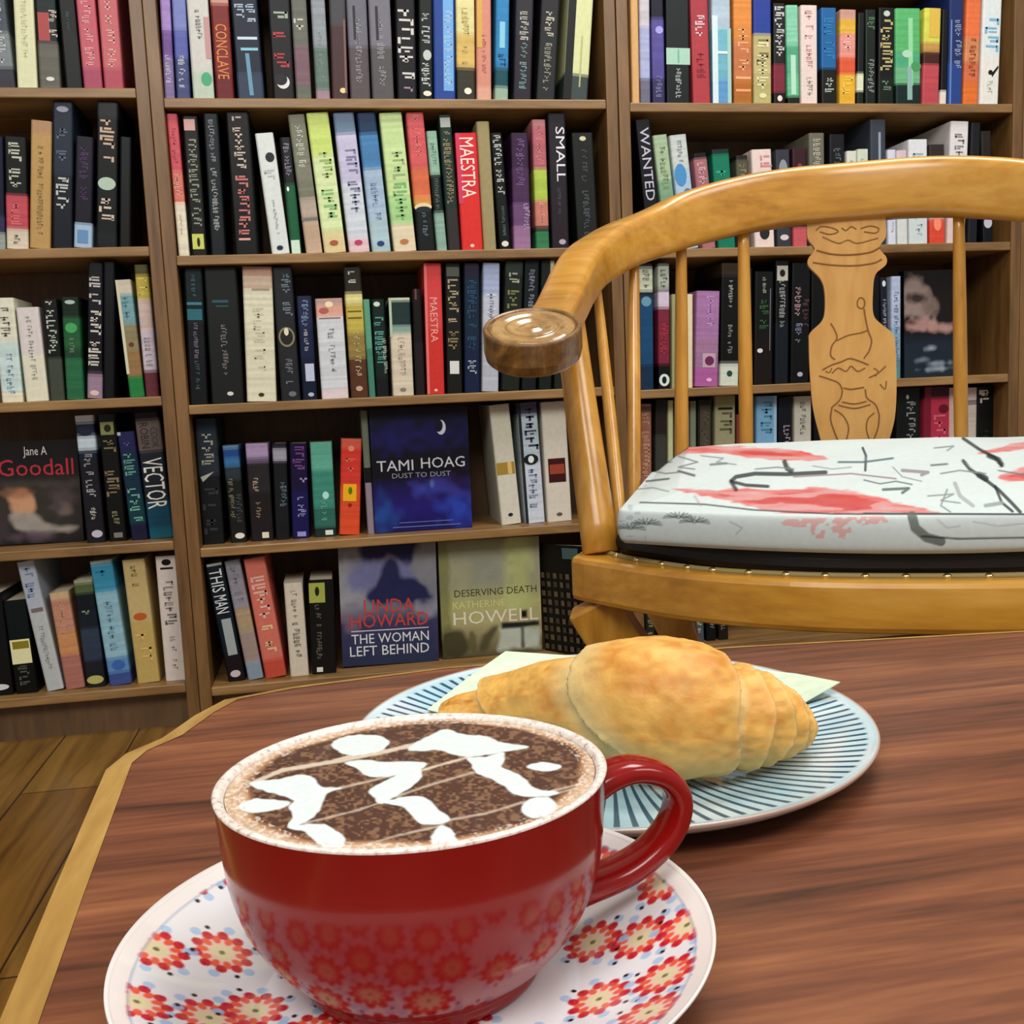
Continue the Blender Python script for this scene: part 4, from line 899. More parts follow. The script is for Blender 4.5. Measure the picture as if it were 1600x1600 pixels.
rimm = np.clip((RR.ravel()-(sr_-.0055))/.0006, 0, 1); col = col*(1-rimm[:, None])+np.array(lin('efe9e4'))*rimm[:, None]
rl = np.clip((RR.ravel()-(sr_-.0062))/.0003, 0, 1)*np.clip(((sr_-.0052)-RR.ravel())/.0003, 0, 1)*.5
col = col*(1-rl[:, None])+np.array(lin('8898b8'))*rl[:, None]
V = [*zip(px_, py_, Zs.ravel())]
idx = np.arange(nr*na).reshape(nr, na)
F = np.stack([idx[:-1], idx[1:], np.roll(idx, -1, 1)[1:], np.roll(idx, -1, 1)[:-1]], -1).reshape(-1, 4)
F = F[:, ::1].tolist()+[tuple(range(na))]
white = np.array(lin('ece6e2'))
extra = [(sr_-.0002, sau_h(sr_)+.0004), (sr_, sau_h(sr_)-.0006), (sr_-.0012, sau_h(sr_)-.0022)] + [(r, sau_h(r)-.0035) for r in np.linspace(sr_*.95, sr_*.5, 12)] + [(sr_*.46, .0003), (sr_*.38, .0003), (sr_*.36, .0018), (.0005, .0018)]
k0 = len(V); cols = list(map(tuple, col))
for e, (r, z) in enumerate(extra):
    for j in range(na):
        V.append((r*math.cos(aa[j]), r*math.sin(aa[j]), z)); cols.append(tuple(white))
    i0 = (nr-1)*na if e == 0 else k0+(e-1)*na; i1 = k0+e*na
    F += [(i0+j, i1+j, i1+(j+1) % na, i0+(j+1) % na) for j in range(na)]
mesh_obj('dish', V, F, M_saucer, saucer, cols=cols, smooth=True)

cup = empty('cup', (CX, CY, 0)); 
R0 = 0.0570
HC = 0.0600
zf = RZ-HC
cup.location = (CX, CY, zf); cup.rotation_euler = (TILT, 0, 0)
tag(cup, 'red glazed ceramic cup full of coffee with a curved handle, on the flowered saucer', 'cup')
prof_out = [(.0005, .0022), (.028, .0022), (.0315, .0002), (.0345, .0002), (.0354, .0022), (.0356, .0042), (.0402, .0082), (.0452, .0140), (.0494, .0205), (.0522, .0272), (.0540, .0340), (.0550, .0410), (.0555, .0480), (.0561, .0545), (.0566, HC-.0009)]
P = catmull(prof_out, 4)
m = MB(); m.lathe([(max(p[0], .0003), p[1]) for p in P], 128)
m.build('bowl', M_red, cup, smooth=True)
def rim_mat():
    m, nt, b = newmat('cocoa_speckled_cream_rim')
    n = N(nt, 'ShaderNodeTexNoise'); n.inputs['Scale'].default_value = 420; n.inputs['Detail'].default_value = 6; n.inputs['Roughness'].default_value = .7
    nt.links.new(coords(nt), n.inputs['Vector'])
    nt.links.new(ramp(nt, n.outputs['Fac'], [(.34, 'b8988a'), (.45, 'e0d2c6'), (.6, 'efe9e2')]), b.inputs['Base Color'])
    b.inputs['Roughness'].default_value = .25; return m
m = MB(); m.lathe([(R0-.0005, HC-.0012), (R0-.0002, HC-.0003), (R0-.0007, HC), (R0-.0018, HC+.0002), (R0-.0030, HC-.0004), (R0-.0036, HC-.0018), (R0-.0042, HC-.01), (.045, .02), (.03, .007), (.0005, .006)], 128)
m.build('rim_and_lining', rim_mat(), cup, smooth=True)
# handle: towards the right and a little to the viewer
m = MB()
HD = math.radians(4)
hp = [(R0-.0045, .0465), (R0+.003, .0500), (R0+.0115, .0512), (R0+.0205, .0482), (R0+.0255, .0412), (R0+.0238, .0325), (R0+.0165, .0245), (R0+.0055, .0190), (.0480, .0160)]
path = catmull(hp, 8)
pts = [(p[0]*math.cos(HD), p[0]*math.sin(HD), p[1]) for p in path]
nn = len(pts)
def hprof(i):
    t = i/(nn-1); a = .0074+.0014*abs(2*t-1)**3; b = .0037+.0010*abs(2*t-1)**4
    return [(a*math.copysign(abs(math.cos(q))**.8, math.cos(q)), b*math.copysign(abs(math.sin(q))**.8, math.sin(q))) for q in [2*math.pi*j/20 for j in range(20)]]
# side axis is the cup's tangential direction
mx_ = MB(); tang = Vector((-math.sin(HD), math.cos(HD), 0)); rings = []
for i, p in enumerate(pts):
    a = Vector(pts[max(0, i-1)]); b = Vector(pts[min(nn-1, i+1)]); t = (b-a).normalized(); u = tang.cross(t)
    rings.append([Vector(p)+tang*q[0]+u*q[1] for q in hprof(i)])
V = [v for r in rings for v in r]; F = [(i*20+j, i*20+(j+1) % 20, (i+1)*20+(j+1) % 20, (i+1)*20+j) for i in range(nn-1) for j in range(20)]
F += [tuple(range(20)), tuple((nn-1)*20+j for j in range(20))]
mx_.add(V, F); mx_.build('handle', M_redh, cup, smooth=True)

# coffee surface with poured pattern
RC = R0-.0037
coffee = None
nr, na = 230, 900
rr_ = np.linspace(0.0003, RC, nr); RR, AA = np.meshgrid(rr_, np.linspace(0, 2*np.pi, na, endpoint=False), indexing='ij')
X = (RR*np.cos(AA)).ravel(); Yc = (RR*np.sin(AA)).ravel(); Zc = (.0010*(1-(RR/RC)**2)).ravel()
ZB = HC-.0016
ct, st = math.cos(TILT), math.sin(TILT)
Wp = np.stack([CX+X, CY+Yc*ct-(ZB)*st, zf+Yc*st+ZB*ct], 1)
PX, PY = proj(Wp)
# stretch model pixels to the photo's ellipse
cxp, cyp = (PX.min()+PX.max())/2, (PY.min()+PY.max())/2
PXn = 640+(PX-cxp)/((PX.max()-PX.min())/2)*292; PYn = 1229+(PY-cyp)/((PY.max()-PY.min())/2)*98
rs = np.random.RandomState(3)
col = np.tile(np.array(lin('d3b596')), (len(X), 1))
sm = lambda v, w=2.0: np.clip(v/w+.5, 0, 1)
rad = np.hypot(X-.0010, Yc*.985)/RC
# cocoa area
wob = .02*np.sin(5*AA.ravel()+1)+.012*np.sin(11*AA.ravel())
k = sm((.935+wob-rad)*300, 12)[:, None]; col = col*(1-k)+np.array(lin('9c6a42'))*k
k = sm((.905+wob-rad)*300, 10)[:, None]; col = col*(1-k)+np.array(lin('4c2a1b'))*k
def vnoise(sx, sy, seed):
    r = np.random.RandomState(seed); G = r.rand(260, 260)
    u = (PXn-300)/sx; v = (PYn-1080)/sy; i = np.floor(u).astype(int) % 259; j = np.floor(v).astype(int) % 259
    fu = u-np.floor(u); fv = v-np.floor(v); fu = fu*fu*(3-2*fu); fv = fv*fv*(3-2*fv)
    return G[i, j]*(1-fu)*(1-fv)+G[i+1, j]*fu*(1-fv)+G[i, j+1]*(1-fu)*fv+G[i+1, j+1]*fu*fv
fleck = sm(vnoise(5, 2.6, 1)*.6+vnoise(11, 5, 2)*.4-.58, .22)
k = (fleck*.42)[:, None]; col = col*(1-k)+np.array(lin('a9805c'))*k
WH = [  # white foam shapes
 [(388, 1226), (430, 1222), (470, 1216), (488, 1221), (500, 1235), (530, 1236), (510, 1243), (503, 1255), (492, 1272), (470, 1286), (450, 1290), (458, 1275), (452, 1262), (460, 1253), (440, 1245), (415, 1238)],
 [(540, 1198), (575, 1195), (600, 1199), (662, 1199), (652, 1210), (620, 1217), (595, 1219), (572, 1217), (562, 1208)],
 [(655, 1207), (657, 1220), (640, 1235), (620, 1246), (596, 1259), (586, 1250), (578, 1241), (600, 1228), (630, 1214)],
 [(600, 1257), (640, 1250), (666, 1252), (682, 1266), (702, 1280), (685, 1287), (658, 1286), (645, 1275), (630, 1262)],
 [(640, 1177), (678, 1155), (700, 1147), (722, 1155), (760, 1158), (785, 1168), (826, 1173), (790, 1180), (760, 1186), (720, 1188), (690, 1179), (660, 1180)],
 [(733, 1192), (760, 1190), (786, 1183), (787, 1194), (782, 1205), (800, 1211), (820, 1222), (835, 1235), (872, 1240), (840, 1246), (810, 1244), (790, 1232), (765, 1220), (745, 1212), (740, 1201)],
 [(450, 1291), (480, 1288), (505, 1289), (522, 1297), (535, 1305), (534, 1318), (512, 1321), (490, 1310), (478, 1298)],
 [(690, 1290), (705, 1297), (713, 1311), (702, 1321), (680, 1321), (676, 1306)],
 [(372, 1258), (395, 1250), (420, 1252), (452, 1256), (425, 1266), (395, 1269), (376, 1264)],
 [(519, 1170), (530, 1160), (560, 1155), (592, 1158), (606, 1168), (592, 1180), (560, 1186), (536, 1183)],
 [(826, 1203), (845, 1197), (872, 1199), (876, 1203), (862, 1208), (838, 1207)],
 [(818, 1262), (830, 1252), (845, 1248), (862, 1250), (870, 1262), (858, 1272), (835, 1276), (820, 1270)]]
wm = np.zeros(len(X)); nzw = vnoise(9, 4.5, 12)-.5
for p in WH:
    q = polysmooth(p, 4)
    sd = segdist(PXn, PYn*1.9, [(a, b*1.9) for a, b in q+[q[0]]])*np.where(inpoly(PXn, PYn, q), 1, -1)
    wm = np.maximum(wm, np.clip((sd+1.8+nzw*3.0)/3.8+.5, 0, 1))
lm = np.zeros(len(X))
for pts_, w in [([(392, 1226), (440, 1207), (530, 1195), (600, 1182), (690, 1162)], 3.0), ([(530, 1236), (580, 1226), (650, 1208)], 1.6), ([(640, 1216), (740, 1188), (800, 1172)], 1.8),
                ([(458, 1289), (500, 1281), (560, 1268), (600, 1256)], 1.2), ([(590, 1258), (660, 1236), (740, 1213)], 1.5), ([(560, 1320), (620, 1304), (690, 1290), (700, 1280)], 1.2),
                ([(690, 1284), (760, 1272), (830, 1252), (905, 1232)], 1.4), ([(850, 1242), (910, 1226)], 1.5), ([(560, 1185), (520, 1196)], 3.0), ([(455, 1258), (470, 1250)], 1.6)]:
    lm = np.maximum(lm, np.clip((w-segdist(PXn, PYn, pts_)+nzw*1.2)/2.4+.5, 0, 1)*(.55 if w < 1.7 else .85))
k = lm[:, None]; col = col*(1-k)+np.array(lin('dccab4'))*k
k = wm[:, None]; col = col*(1-k)+np.array(lin('dbe6e4'))*k
# cream speckles on the outer foam ring
k = (sm(vnoise(4, 2.2, 5)-.62, .15)*(rad > .9)*.45)[:, None]; col = col*(1-k)+np.array(lin('f2e8dc'))*k
k = (sm(vnoise(5, 2.5, 8)-.66, .12)*(rad > .93)*.3)[:, None]; col = col*(1-k)+np.array(lin('8c6044'))*k
idx = np.arange(nr*na).reshape(nr, na)
F = np.stack([idx[:-1], idx[1:], np.roll(idx, -1, 1)[1:], np.roll(idx, -1, 1)[:-1]], -1).reshape(-1, 4).tolist()+[tuple(range(na))]
coffee = mesh_obj('coffee', np.stack([X, Yc, Zc], 1), F, M_coffee, None, cols=col, smooth=True)
coffee.matrix_world = Matrix.Translation((CX, CY, zf)) @ Matrix.Rotation(TILT, 4, 'X') @ Matrix.Translation((0, 0, ZB))
tag(coffee, 'frothy coffee with white marbled foam pattern and cocoa, inside the red cup', 'coffee')

# ------------------------------------------------------------------ plate, napkin, croissant
PXc, PYc, PR = 0.1215, 0.4630, 0.1228
plate = empty('plate', (PXc, PYc, T+.0002))
tag(plate, 'pale blue plate with thin dark radial stripes and brown rim, holding the croissant', 'plate')
def plate_h(r):
    t = r/PR
    return .0050+.0088*max(0, (t-.5)/.5)**1.6
prof = [(.0004, plate_h(0))]+[(r, plate_h(r)) for r in np.linspace(.01, PR-.0016, 30)]+[(PR-.0004, plate_h(PR)+.0004), (PR, plate_h(PR)-.0004), (PR-.0006, plate_h(PR)-.0020)] + \
       [(r, plate_h(r)-.0040) for r in np.linspace(PR*.96, PR*.56, 14)]+[(PR*.54, .0001), (PR*.48, .0001), (PR*.46, .0018), (.0004, .0018)]
m = MB(); m.lathe(prof, 192); m.build('dish', M_plate, plate, smooth=True)

def plate_top(x, y):
    return T+.0002+plate_h(math.hypot(x-PXc, y-PYc))
# napkin
npx = [(1313, 1068, .020), (1245, 1053, .017), (1160, 1046, .017), (1000, 1035, .012), (790, 1018, .022), (730, 1062, .012), (668, 1118, .008), (820, 1150, .0070), (1000, 1165, .0070), (1150, 1150, .0070), (1250, 1103, .010)]
bd = [atZ(x, y, T+h) for x, y, h in npx]
c0 = np.mean(bd, axis=0); c0[2] = T+.0066
V = []; F = []; nb = len(bd); L = 10
for l in range(L+1):
    t = l/L
    for p in bd:
        q = c0+(p-c0)*t; zz = c0[2]+(p[2]-c0[2])*t**2
        zz = max(zz, plate_top(q[0], q[1])+.0012) if math.hypot(q[0]-PXc, q[1]-PYc) < PR else max(zz, p[2])
        V.append((q[0], q[1], zz+.0006*math.sin(40*t+3*q[0]*50)))
for l in range(L):
    for j in range(nb): F.append((l*nb+j, (l+1)*nb+j, (l+1)*nb+(j+1) % nb, l*nb+(j+1) % nb))
nap = mesh_obj('napkin', V, F, M_napkin, None, smooth=False)
s_ = nap.modifiers.new('solid', 'SOLIDIFY'); s_.thickness = .0004; s_.offset = 1
tag(nap, 'pale green-yellow paper napkin under the croissant on the striped plate', 'napkin')

# croissant: sections along a crescent, each rolled layer a step in radius
cz = T+.0088
def cpt(x, y, Y): p = atY(x, y, Y); return p
axis = [(690, 1124, 0), (732, 1114, 0), (800, 1104, 0), (880, 1100, 0), (985, 1106, 0), (1065, 1110, 0), (1135, 1122, 0), (1185, 1128, 0), (1222, 1134, 0), (1240, 1140, 0)]
rads = [.006, .0110, .0165, .0235, .0296, .0303, .0258, .0210, .0140, .006]
ax = []
for (x, y, Y), r in zip(axis, rads):
    zc = cz+r*.86; p = atZ(x, y, zc); ax.append((p[0], p[1], zc))
AX = catmull(ax, 48); RD = catmull([(r, 0) for r in rads], 48)[:, 0]
ns = len(AX); na = 128
# layer seams as parameter positions (fraction along), slanted
seams = [.07, .22, .455, .66, .715, .77, .825, .88, .935]
cn = np.random.RandomState(11).rand(64, 64)
def cnz(u, v):
    i0, j0 = int(math.floor(u)), int(math.floor(v)); fu, fv = u-i0, v-j0; fu = fu*fu*(3-2*fu); fv = fv*fv*(3-2*fv)
    i1, j1 = (i0+1) % 64, (j0+1) % 64; i0 %= 64; j0 %= 64
    return (cn[i0, j0]*(1-fu)+cn[i1, j0]*fu)*(1-fv)+(cn[i0, j1]*(1-fu)+cn[i1, j1]*fu)*fv
V = []; colr = []
rs = np.random.RandomState(5); ph = rs.rand(20)*6
for i in range(ns):
    t = i/(ns-1)
    tg = AX[min(i+1, ns-1)]-AX[max(i-1, 0)]; tg /= np.linalg.norm(tg)
    sd = np.cross(tg, [0, 0, 1]); sd /= np.linalg.norm(sd); u = np.cross(sd, tg)
    for j in range(na):
        a = 2*math.pi*j/na
        slant = (.062 if t < .55 else .062-.050*min(1, (t-.55)/.12))*math.sin(a+.3)
        tt = min(.999, max(0.0, t+slant+.004*math.sin(5*a+30*t)))
        lo = max([0]+[s for s in seams if s <= tt]); hi = min([1]+[s for s in seams if s > tt])
        f = (tt-lo)/(hi-lo+1e-6); wdt = hi-lo
        step = f**1.6 if tt >= .455 else (1-f)**1.5
        if .455 <= tt < .66: step = .85+.15*math.sin(math.pi*f)
        amp = min(.0050, .0026+wdt*.012)*(1.45 if tt > .66 else 1)
        nz_ = cnz(t*26+3, a*4)*.6+cnz(t*60, a*9+7)*.4
        r = RD[i]+amp*(step-.7)*min(1, RD[i]/.012)+(nz_-.5)*.0016
        r += .0007*math.sin(3*a+ph[0]+7*t)
        ca, sa = math.cos(a), math.sin(a)
        zz = sa*r*(.98 if sa > 0 else .86)
        p = AX[i]+sd*ca*r*1.04+u*zz
        p[2] = max(p[2], cz, (plate_top(p[0], p[1])+.0036) if math.hypot(p[0]-PXc, p[1]-PYc) < PR else 0)
        V.append(tuple(p))
        dlo = f*wdt if tt >= .455 else (1-f)*wdt       # just outside an overlapping layer's edge
        edge = max(0, 1-dlo*(60 if .3 > tt or tt > .55 else 20))
        lip = max(0, 1-(wdt-dlo)*90)
        top = .5+.5*sa
        c1 = np.array(lin('dd953e')); c2 = np.array(lin('edb75c')); c3 = np.array(lin('f2dc9c')); c4 = np.array(lin('cc822e'))
        n1_ = cnz(t*22+9, a*3+2); n2_ = cnz(t*70+1, a*11+5)
        bl = min(1, max(0, (n1_*.6+n2_*.4-.45)*2.8))*(.55+.45*top)
        c = c2*(1-bl)+(c1*.6+c4*.4)*bl
        c = c*(1-.8*edge)+c3*.8*edge
        c = c*(1-.3*lip)+c3*.3*lip
        lowb = max(0, -sa-.1)*.5; c = c*(1-lowb)+c3*lowb
        colr.append(tuple(c))
idx = np.arange(ns*na).reshape(ns, na)
F = np.stack([idx[:-1], idx[1:], np.roll(idx, -1, 1)[1:], np.roll(idx, -1, 1)[:-1]], -1).reshape(-1, 4).tolist()
F += [tuple(idx[0]), tuple(idx[-1])]
cro = mesh_obj('croissant', V, F, M_croi, None, cols=colr, smooth=True)
tag(cro, 'golden-brown croissant lying on the napkin on the striped plate', 'croissant')

# ------------------------------------------------------------------ armchair
AR = math.radians(23)
CO = np.array([0.513, 0.913])
uu = np.array([math.cos(AR), -math.sin(AR)]); vv = np.array([math.sin(AR), math.cos(AR)])
def loc2w(u, v): return CO+uu*u+vv*v
def w2loc(p): q = np.array(p[:2])-CO; return q@uu, q@vv
chair = empty('armchair', (CO[0], CO[1], 0), -AR)
tag(chair, 'golden wooden horseshoe armchair with carved splat, behind the table', 'chair')
def L3(p):
    u, v = w2loc(p); return (u, v, p[2])
# plan curve of the arm rail
def plan(s):
    """s 0 left arm end .. 1 right arm end"""
    if s > .5:
        u, v = plan(1-s); return (-u, v)
    HWd, vc, bb, vf = .29, -.01, .275, -.25
    ls = vc-vf; arc = 1.5707*(HWd+bb)/2; d = s*2*(ls+arc)
    if d < ls: return (-HWd+.016*(1-d/ls)**2, vf+d)
    a = (d-ls)/(2*arc)*math.pi
    return (-HWd*math.cos(a), vc+bb*math.sin(a)**.92)
cpx = [(842, 540, 62), (872, 496, 62), (893, 452, 66), (913, 418, 68), (965, 385, 70), (1026, 363, 72), (1072, 343, 82), (1117, 331, 83), (1178, 317, 82), (1242, 308, 81), (1330, 302, 82), (1400, 300, 83), (1600, 304, 83)]
cX, cYy, cH = zip(*cpx)
SS = np.linspace(0, .62, 125); RP = []
for s_i in SS:
    w_ = loc2w(*plan(s_i)); z_ = .7
    for _ in range(20):
        x_, y_ = proj((*w_, z_)); z_ += (y_-np.interp(x_, cX, cYy))*np.linalg.norm(w_)/FOC*.8
    RP.append((x_, z_, np.interp(x_, cX, cH)*np.linalg.norm(w_)/FOC/2))
RP = np.array(RP)
def s_of_px(x): return float(np.interp(x, RP[:, 0], SS))
s0_ = .025
par = np.linspace(s0_, 1-s0_, 121)
sm_ = np.minimum(par, 1-par)
zr = np.interp(sm_, SS, RP[:, 1]); hr = np.interp(sm_, SS, RP[:, 2])
for _ in range(4):
    zr[1:-1] = (zr[:-2]+2*zr[1:-1]+zr[2:])/4; hr[1:-1] = (hr[:-2]+2*hr[1:-1]+hr[2:])/4
path = []
for i, s in enumerate(par):
    u, v = plan(s); path.append((u, v, zr[i]))
def rprof(i):
    t = min(i, 120-i)/60; h = hr[i]; w = .0195+.004*min(1, t*2)
    out = []
    for j in range(24):
        q = 2*math.pi*j/24; e = .42
        out.append((w*math.copysign(abs(math.cos(q))**e, math.cos(q)), h*math.copysign(abs(math.sin(q))**e, math.sin(q))))
    return out
m = MB(); m.sweep(path, rprof); m.build('arm_rail', M_chairh, chair, smooth=True)
def railz(u, v):
    d = [math.hypot(p[0]-u, p[1]-v) for p in path]; i = int(np.argmin(d)); return path[i][2]-hr[i]*.6, path[i]
# scroll ends
for sgn in (-1, 1):
    e = path[0] if sgn < 0 else path[-1]
    cu, cv, cz_ = e[0]+sgn*.004, e[1]-.030, e[2]-.004
    ax_up = Vector((-sgn*.08, -.42, .9)).normalized()
    s1 = Vector((1, 0, 0)); s1 = (s1-ax_up*s1.dot(ax_up)).normalized(); s2 = ax_up.cross(s1)
    c = Vector((cu, cv, cz_)); mm = 64
    def turned(prof, name, mat, par):
        m = MB(); V = []; F = []
        for r, z in prof:
            for j in range(mm):
                q = 2*math.pi*j/mm; V.append(c+s1*r*math.cos(q)+s2*r*math.sin(q)+ax_up*z)
        for i in range(len(prof)-1):
            for j in range(mm): F.append((i*mm+j, i*mm+(j+1) % mm, (i+1)*mm+(j+1) % mm, (i+1)*mm+j))
        m.add(V, F); return m.build(name, mat, par, bevel=.0008)
    o = turned([(.0005, .0105), (.0335, .0105), (.0350, .0125), (.0372, .0128), (.0385, .0112), (.0388, -.006), (.0375, -.0125), (.033, -.0165), (.0005, -.018)], 'arm_scroll', M_chair_end, chair)
    o['label'] = 'dark worn round scroll end of the arm'
    o = turned([(.0005, .0118), (.006, .0124), (.0105, .0112), (.015, .0124), (.0195, .0126), (.0215, .0112), (.0255, .0124), (.031, .0124), (.0333, .0112), (.0333, .0098), (.0005, .0098)], 'scroll_face', M_scroll, o)
    o['label'] = 'lighter polished face with ring grooves'

SEATZ = 0.447
# seat frame outline (local)
def seat_outline(f=1.0, grow=0.0):
    pts = [(-.276, -.150), (-.178, -.226), (-.090, -.259), (0, -.266), (.090, -.259), (.178, -.226), (.276, -.150), (.262, -.03), (.245, .10), (.19, .205), (.10, .262), (0, .275), (-.10, .262), (-.19, .205), (-.245, .10), (-.262, -.03)]
    return [(p[0]*f, (p[1]-.02)*f+.02) for p in pts]
def slab(P, z0, z1, name, mat, par, bevel=0, crown=0.0, smooth=False):
    m = MB(); k = len(P)
    m.add([(p[0], p[1], z0) for p in P]+[(p[0], p[1], z1) for p in P],
          [tuple(range(k-1, -1, -1)), tuple(range(k, 2*k))]+[(i, (i+1) % k, k+(i+1) % k, k+i) for i in range(k)])
    return m.build(name, mat, par, bevel=bevel, smooth=smooth)
fo = seat_outline(); fr = []
front = [fo[0]]+[tuple(p) for p in catmull([(-.262, -.164)]+fo[1:6]+[(.262, -.164)], 6)]+[fo[6]]; rest = fo[7:]
so = [tuple(p) for p in front]+rest
o = slab(so, SEATZ-.040, SEATZ, 'seat_frame', M_chairh, chair, bevel=.005)
si = [(p[0]*.86, (p[1]-.02)*.93+.02) for p in so]
o = slab(si, SEATZ+.0003, SEATZ+.0185, 'seat_pad', M_black, chair, bevel=.006); o['label'] = 'black padded seat upholstery'
# brass nails along the pad's front and sides
nail_path = catmull([(p[0]*.945, (p[1]-.02)*.945+.02) for p in [fo[15], (-.262, -.14)]+fo[1:6]+[(.262, -.14), fo[7]]], 12)
dist = 0; last = nail_path[0]; acc = 0
nails = []
for p in nail_path[1:]:
    seg = np.linalg.norm(p-last); acc += seg
    if acc >= .0235: nails.append(p); acc = 0
    last = p
for p in nails:
    m = MB(); m.ball((p[0], p[1], SEATZ+.0012), .0042, 10, sz=.6); m.build('nail_head', M_nail, chair, smooth=True)
m = MB(); m.tube([(p[0], p[1], SEATZ+.001) for p in nail_path], .0026, 8); o = m.build('welt', plain('dark_tan_welt', '8c7a48', .6), chair, smooth=True)

# splat
splat_px_l = [(1261, 347), (1262, 372), (1273, 389), (1263, 404), (1264, 416), (1281, 434), (1288, 452), (1289, 484), (1284, 502), (1266, 520), (1264, 536), (1266, 589), (1271, 641), (1284, 694), (1290, 730)]
splat_px_r = [(1384, 347), (1384, 370), (1374, 387), (1385, 402), (1384, 414), (1368, 429), (1364, 457), (1365, 492), (1378, 507), (1394, 520), (1399, 536), (1401, 602), (1398, 654), (1388, 694), (1383, 730)]
VS = .252    # local v of the splat plane at its foot
def on_splat(x, y, off=0.0):
    r = ray(x, y); v3 = np.array([vv[0], vv[1], 0]); c = np.array([*loc2w(0, VS+off), 0])
    t = ((c-CAM)@v3)/(r@v3); p = CAM+r*t; u, v = w2loc(p); return (u, VS+off, p[2])
pl = [on_splat(x, y) for x, y in polysmooth(splat_px_l, 1)]; pr = [on_splat(x, y) for x, y in splat_px_r]
pl = [tuple(q) for q in catmull(pl, 4)]; pr = [tuple(q) for q in catmull(pr, 4)]
ztop = railz(0, .265)[0]+.004
pl = [(pl[0][0], VS, ztop)]+pl+[(pl[-1][0], VS, SEATZ)]; pr = [(pr[0][0], VS, ztop)]+pr+[(pr[-1][0], VS, SEATZ)]
m = MB(); th_ = .014
k = len(pl)
V = [(p[0], p[1]-0, p[2]) for p in pl]+[(p[0], p[1], p[2]) for p in pr]+[(p[0], p[1]+th_, p[2]) for p in pl]+[(p[0], p[1]+th_, p[2]) for p in pr]
F = []
for i in range(k-1):
    F += [(i, k+i, k+i+1, i+1), (2*k+i+1, 3*k+i+1, 3*k+i, 2*k+i), (i+1, 2*k+i+1, 2*k+i, i), (k+i, 3*k+i, 3*k+i+1, k+i+1)]
F += [(0, 2*k, 3*k, k), (k-1, 2*k-1, 4*k-1, 3*k-1)]
m.add(V, F); splat = m.build('splat', M_splat, chair); splat['label'] = 'pale carved back splat'
carve = [([(1275, 360), (1283, 354), (1300, 356), (1310, 362), (1296, 366), (1281, 362)], .0011), ([(1315, 356), (1322, 360), (1330, 354), (1338, 358)], .0011), ([(1345, 357), (1360, 353), (1373, 357), (1368, 364), (1350, 362)], .0011),
  ([(1285, 370), (1310, 380), (1325, 375), (1340, 380), (1372, 372)], .0010), ([(1276, 391), (1300, 397), (1330, 398), (1360, 394), (1376, 386)], .0016), ([(1270, 410), (1300, 414), (1335, 415), (1365, 411), (1378, 405)], .0014),
  ([(1340, 470), (1344, 465), (1350, 468), (1351, 477), (1346, 482), (1340, 478), (1340, 470)], .0012), ([(1350, 482), (1353, 500), (1357, 518), (1362, 532), (1358, 548), (1350, 560)], .0013),
  ([(1298, 505), (1304, 515), (1308, 528), (1300, 540), (1298, 555), (1305, 562)], .0013), ([(1308, 532), (1325, 524), (1345, 520), (1356, 516)], .0012), ([(1285, 578), (1300, 570), (1315, 565), (1328, 560), (1345, 565), (1357, 570)], .0014),
  ([(1300, 583), (1310, 575), (1322, 580), (1330, 572), (1340, 580), (1352, 575)], .0012), ([(1280, 587), (1295, 592), (1310, 598), (1316, 610), (1312, 625), (1300, 636)], .0013), ([(1358, 590), (1372, 583), (1384, 572)], .0012),
  ([(1375, 600), (1383, 608), (1385, 595)], .0010), ([(1318, 606), (1330, 608), (1350, 605)], .0014), ([(1316, 628), (1335, 631), (1354, 627)], .0013), ([(1310, 633), (1335, 638), (1360, 632)], .0013),
  ([(1352, 608), (1355, 622), (1368, 632), (1374, 648)], .0013), ([(1300, 636), (1298, 655), (1304, 675), (1312, 694)], .0014), ([(1304, 640), (1318, 650), (1326, 668), (1322, 690)], .0012), ([(1374, 648), (1372, 668), (1364, 690)], .0014), ([(1366, 645), (1356, 655), (1354, 672), (1360, 690)], .0012),
  ([(1300, 575), (1296, 582), (1290, 580)], .001), ([(1365, 575), (1372, 580), (1368, 588)], .001)]
m = MB()
for pts_, w in carve:
    q = [on_splat(x, y, -.0003) for x, y in pts_]; q = catmull(q, 4)
    m.tube([tuple(p) for p in q], w*.62, 6, up=(0, 1, 0))
o = m.build('carving', M_carve, splat); o['label'] = 'dark engraved vase and scroll lines'

# spindles and posts (pixel top, pixel foot, radii)
def spindle(u0, v0, u1, v1, r0, r1, name='spindle'):
    z1, pp = railz(u1, v1)
    a = np.array((u0, v0, SEATZ-.001)); b = np.array((u1, v1, z1))
    pts = [a+(b-a)*t for t in np.linspace(0, 1, 13)]
    m = MB(); m.tube([tuple(p) for p in pts], lambda i: r0+(r1-r0)*i/12+.0012*math.sin(math.pi*i/12), 14, up=(0, 1, 0))
    m.build(name, M_chair, chair, smooth=True)
def spl(xt, xb, r0, r1, v0):
    """top on the rail above pixel column xt; foot at local depth v0 under pixel column xb"""
    u1, v1 = plan(s_of_px(xt))
    us = np.linspace(-.26, .26, 500); best = min(us, key=lambda u: abs(proj((*loc2w(u, v0), SEATZ+.05))[0]-xb))
    if v0 < .15: best = min(best, -.240)
    spindle(best, v0, u1, v1, r0, r1)
    return best
f1 = [spl(930, 974, .0058, .0042, -.06), spl(990, 989, .0068, .0055, .05), spl(1064, 1063, .0078, .0060, .198), spl(1161, 1167, .0080, .0064, .222), spl(1498, 1503, .0072, .0060, .232)]
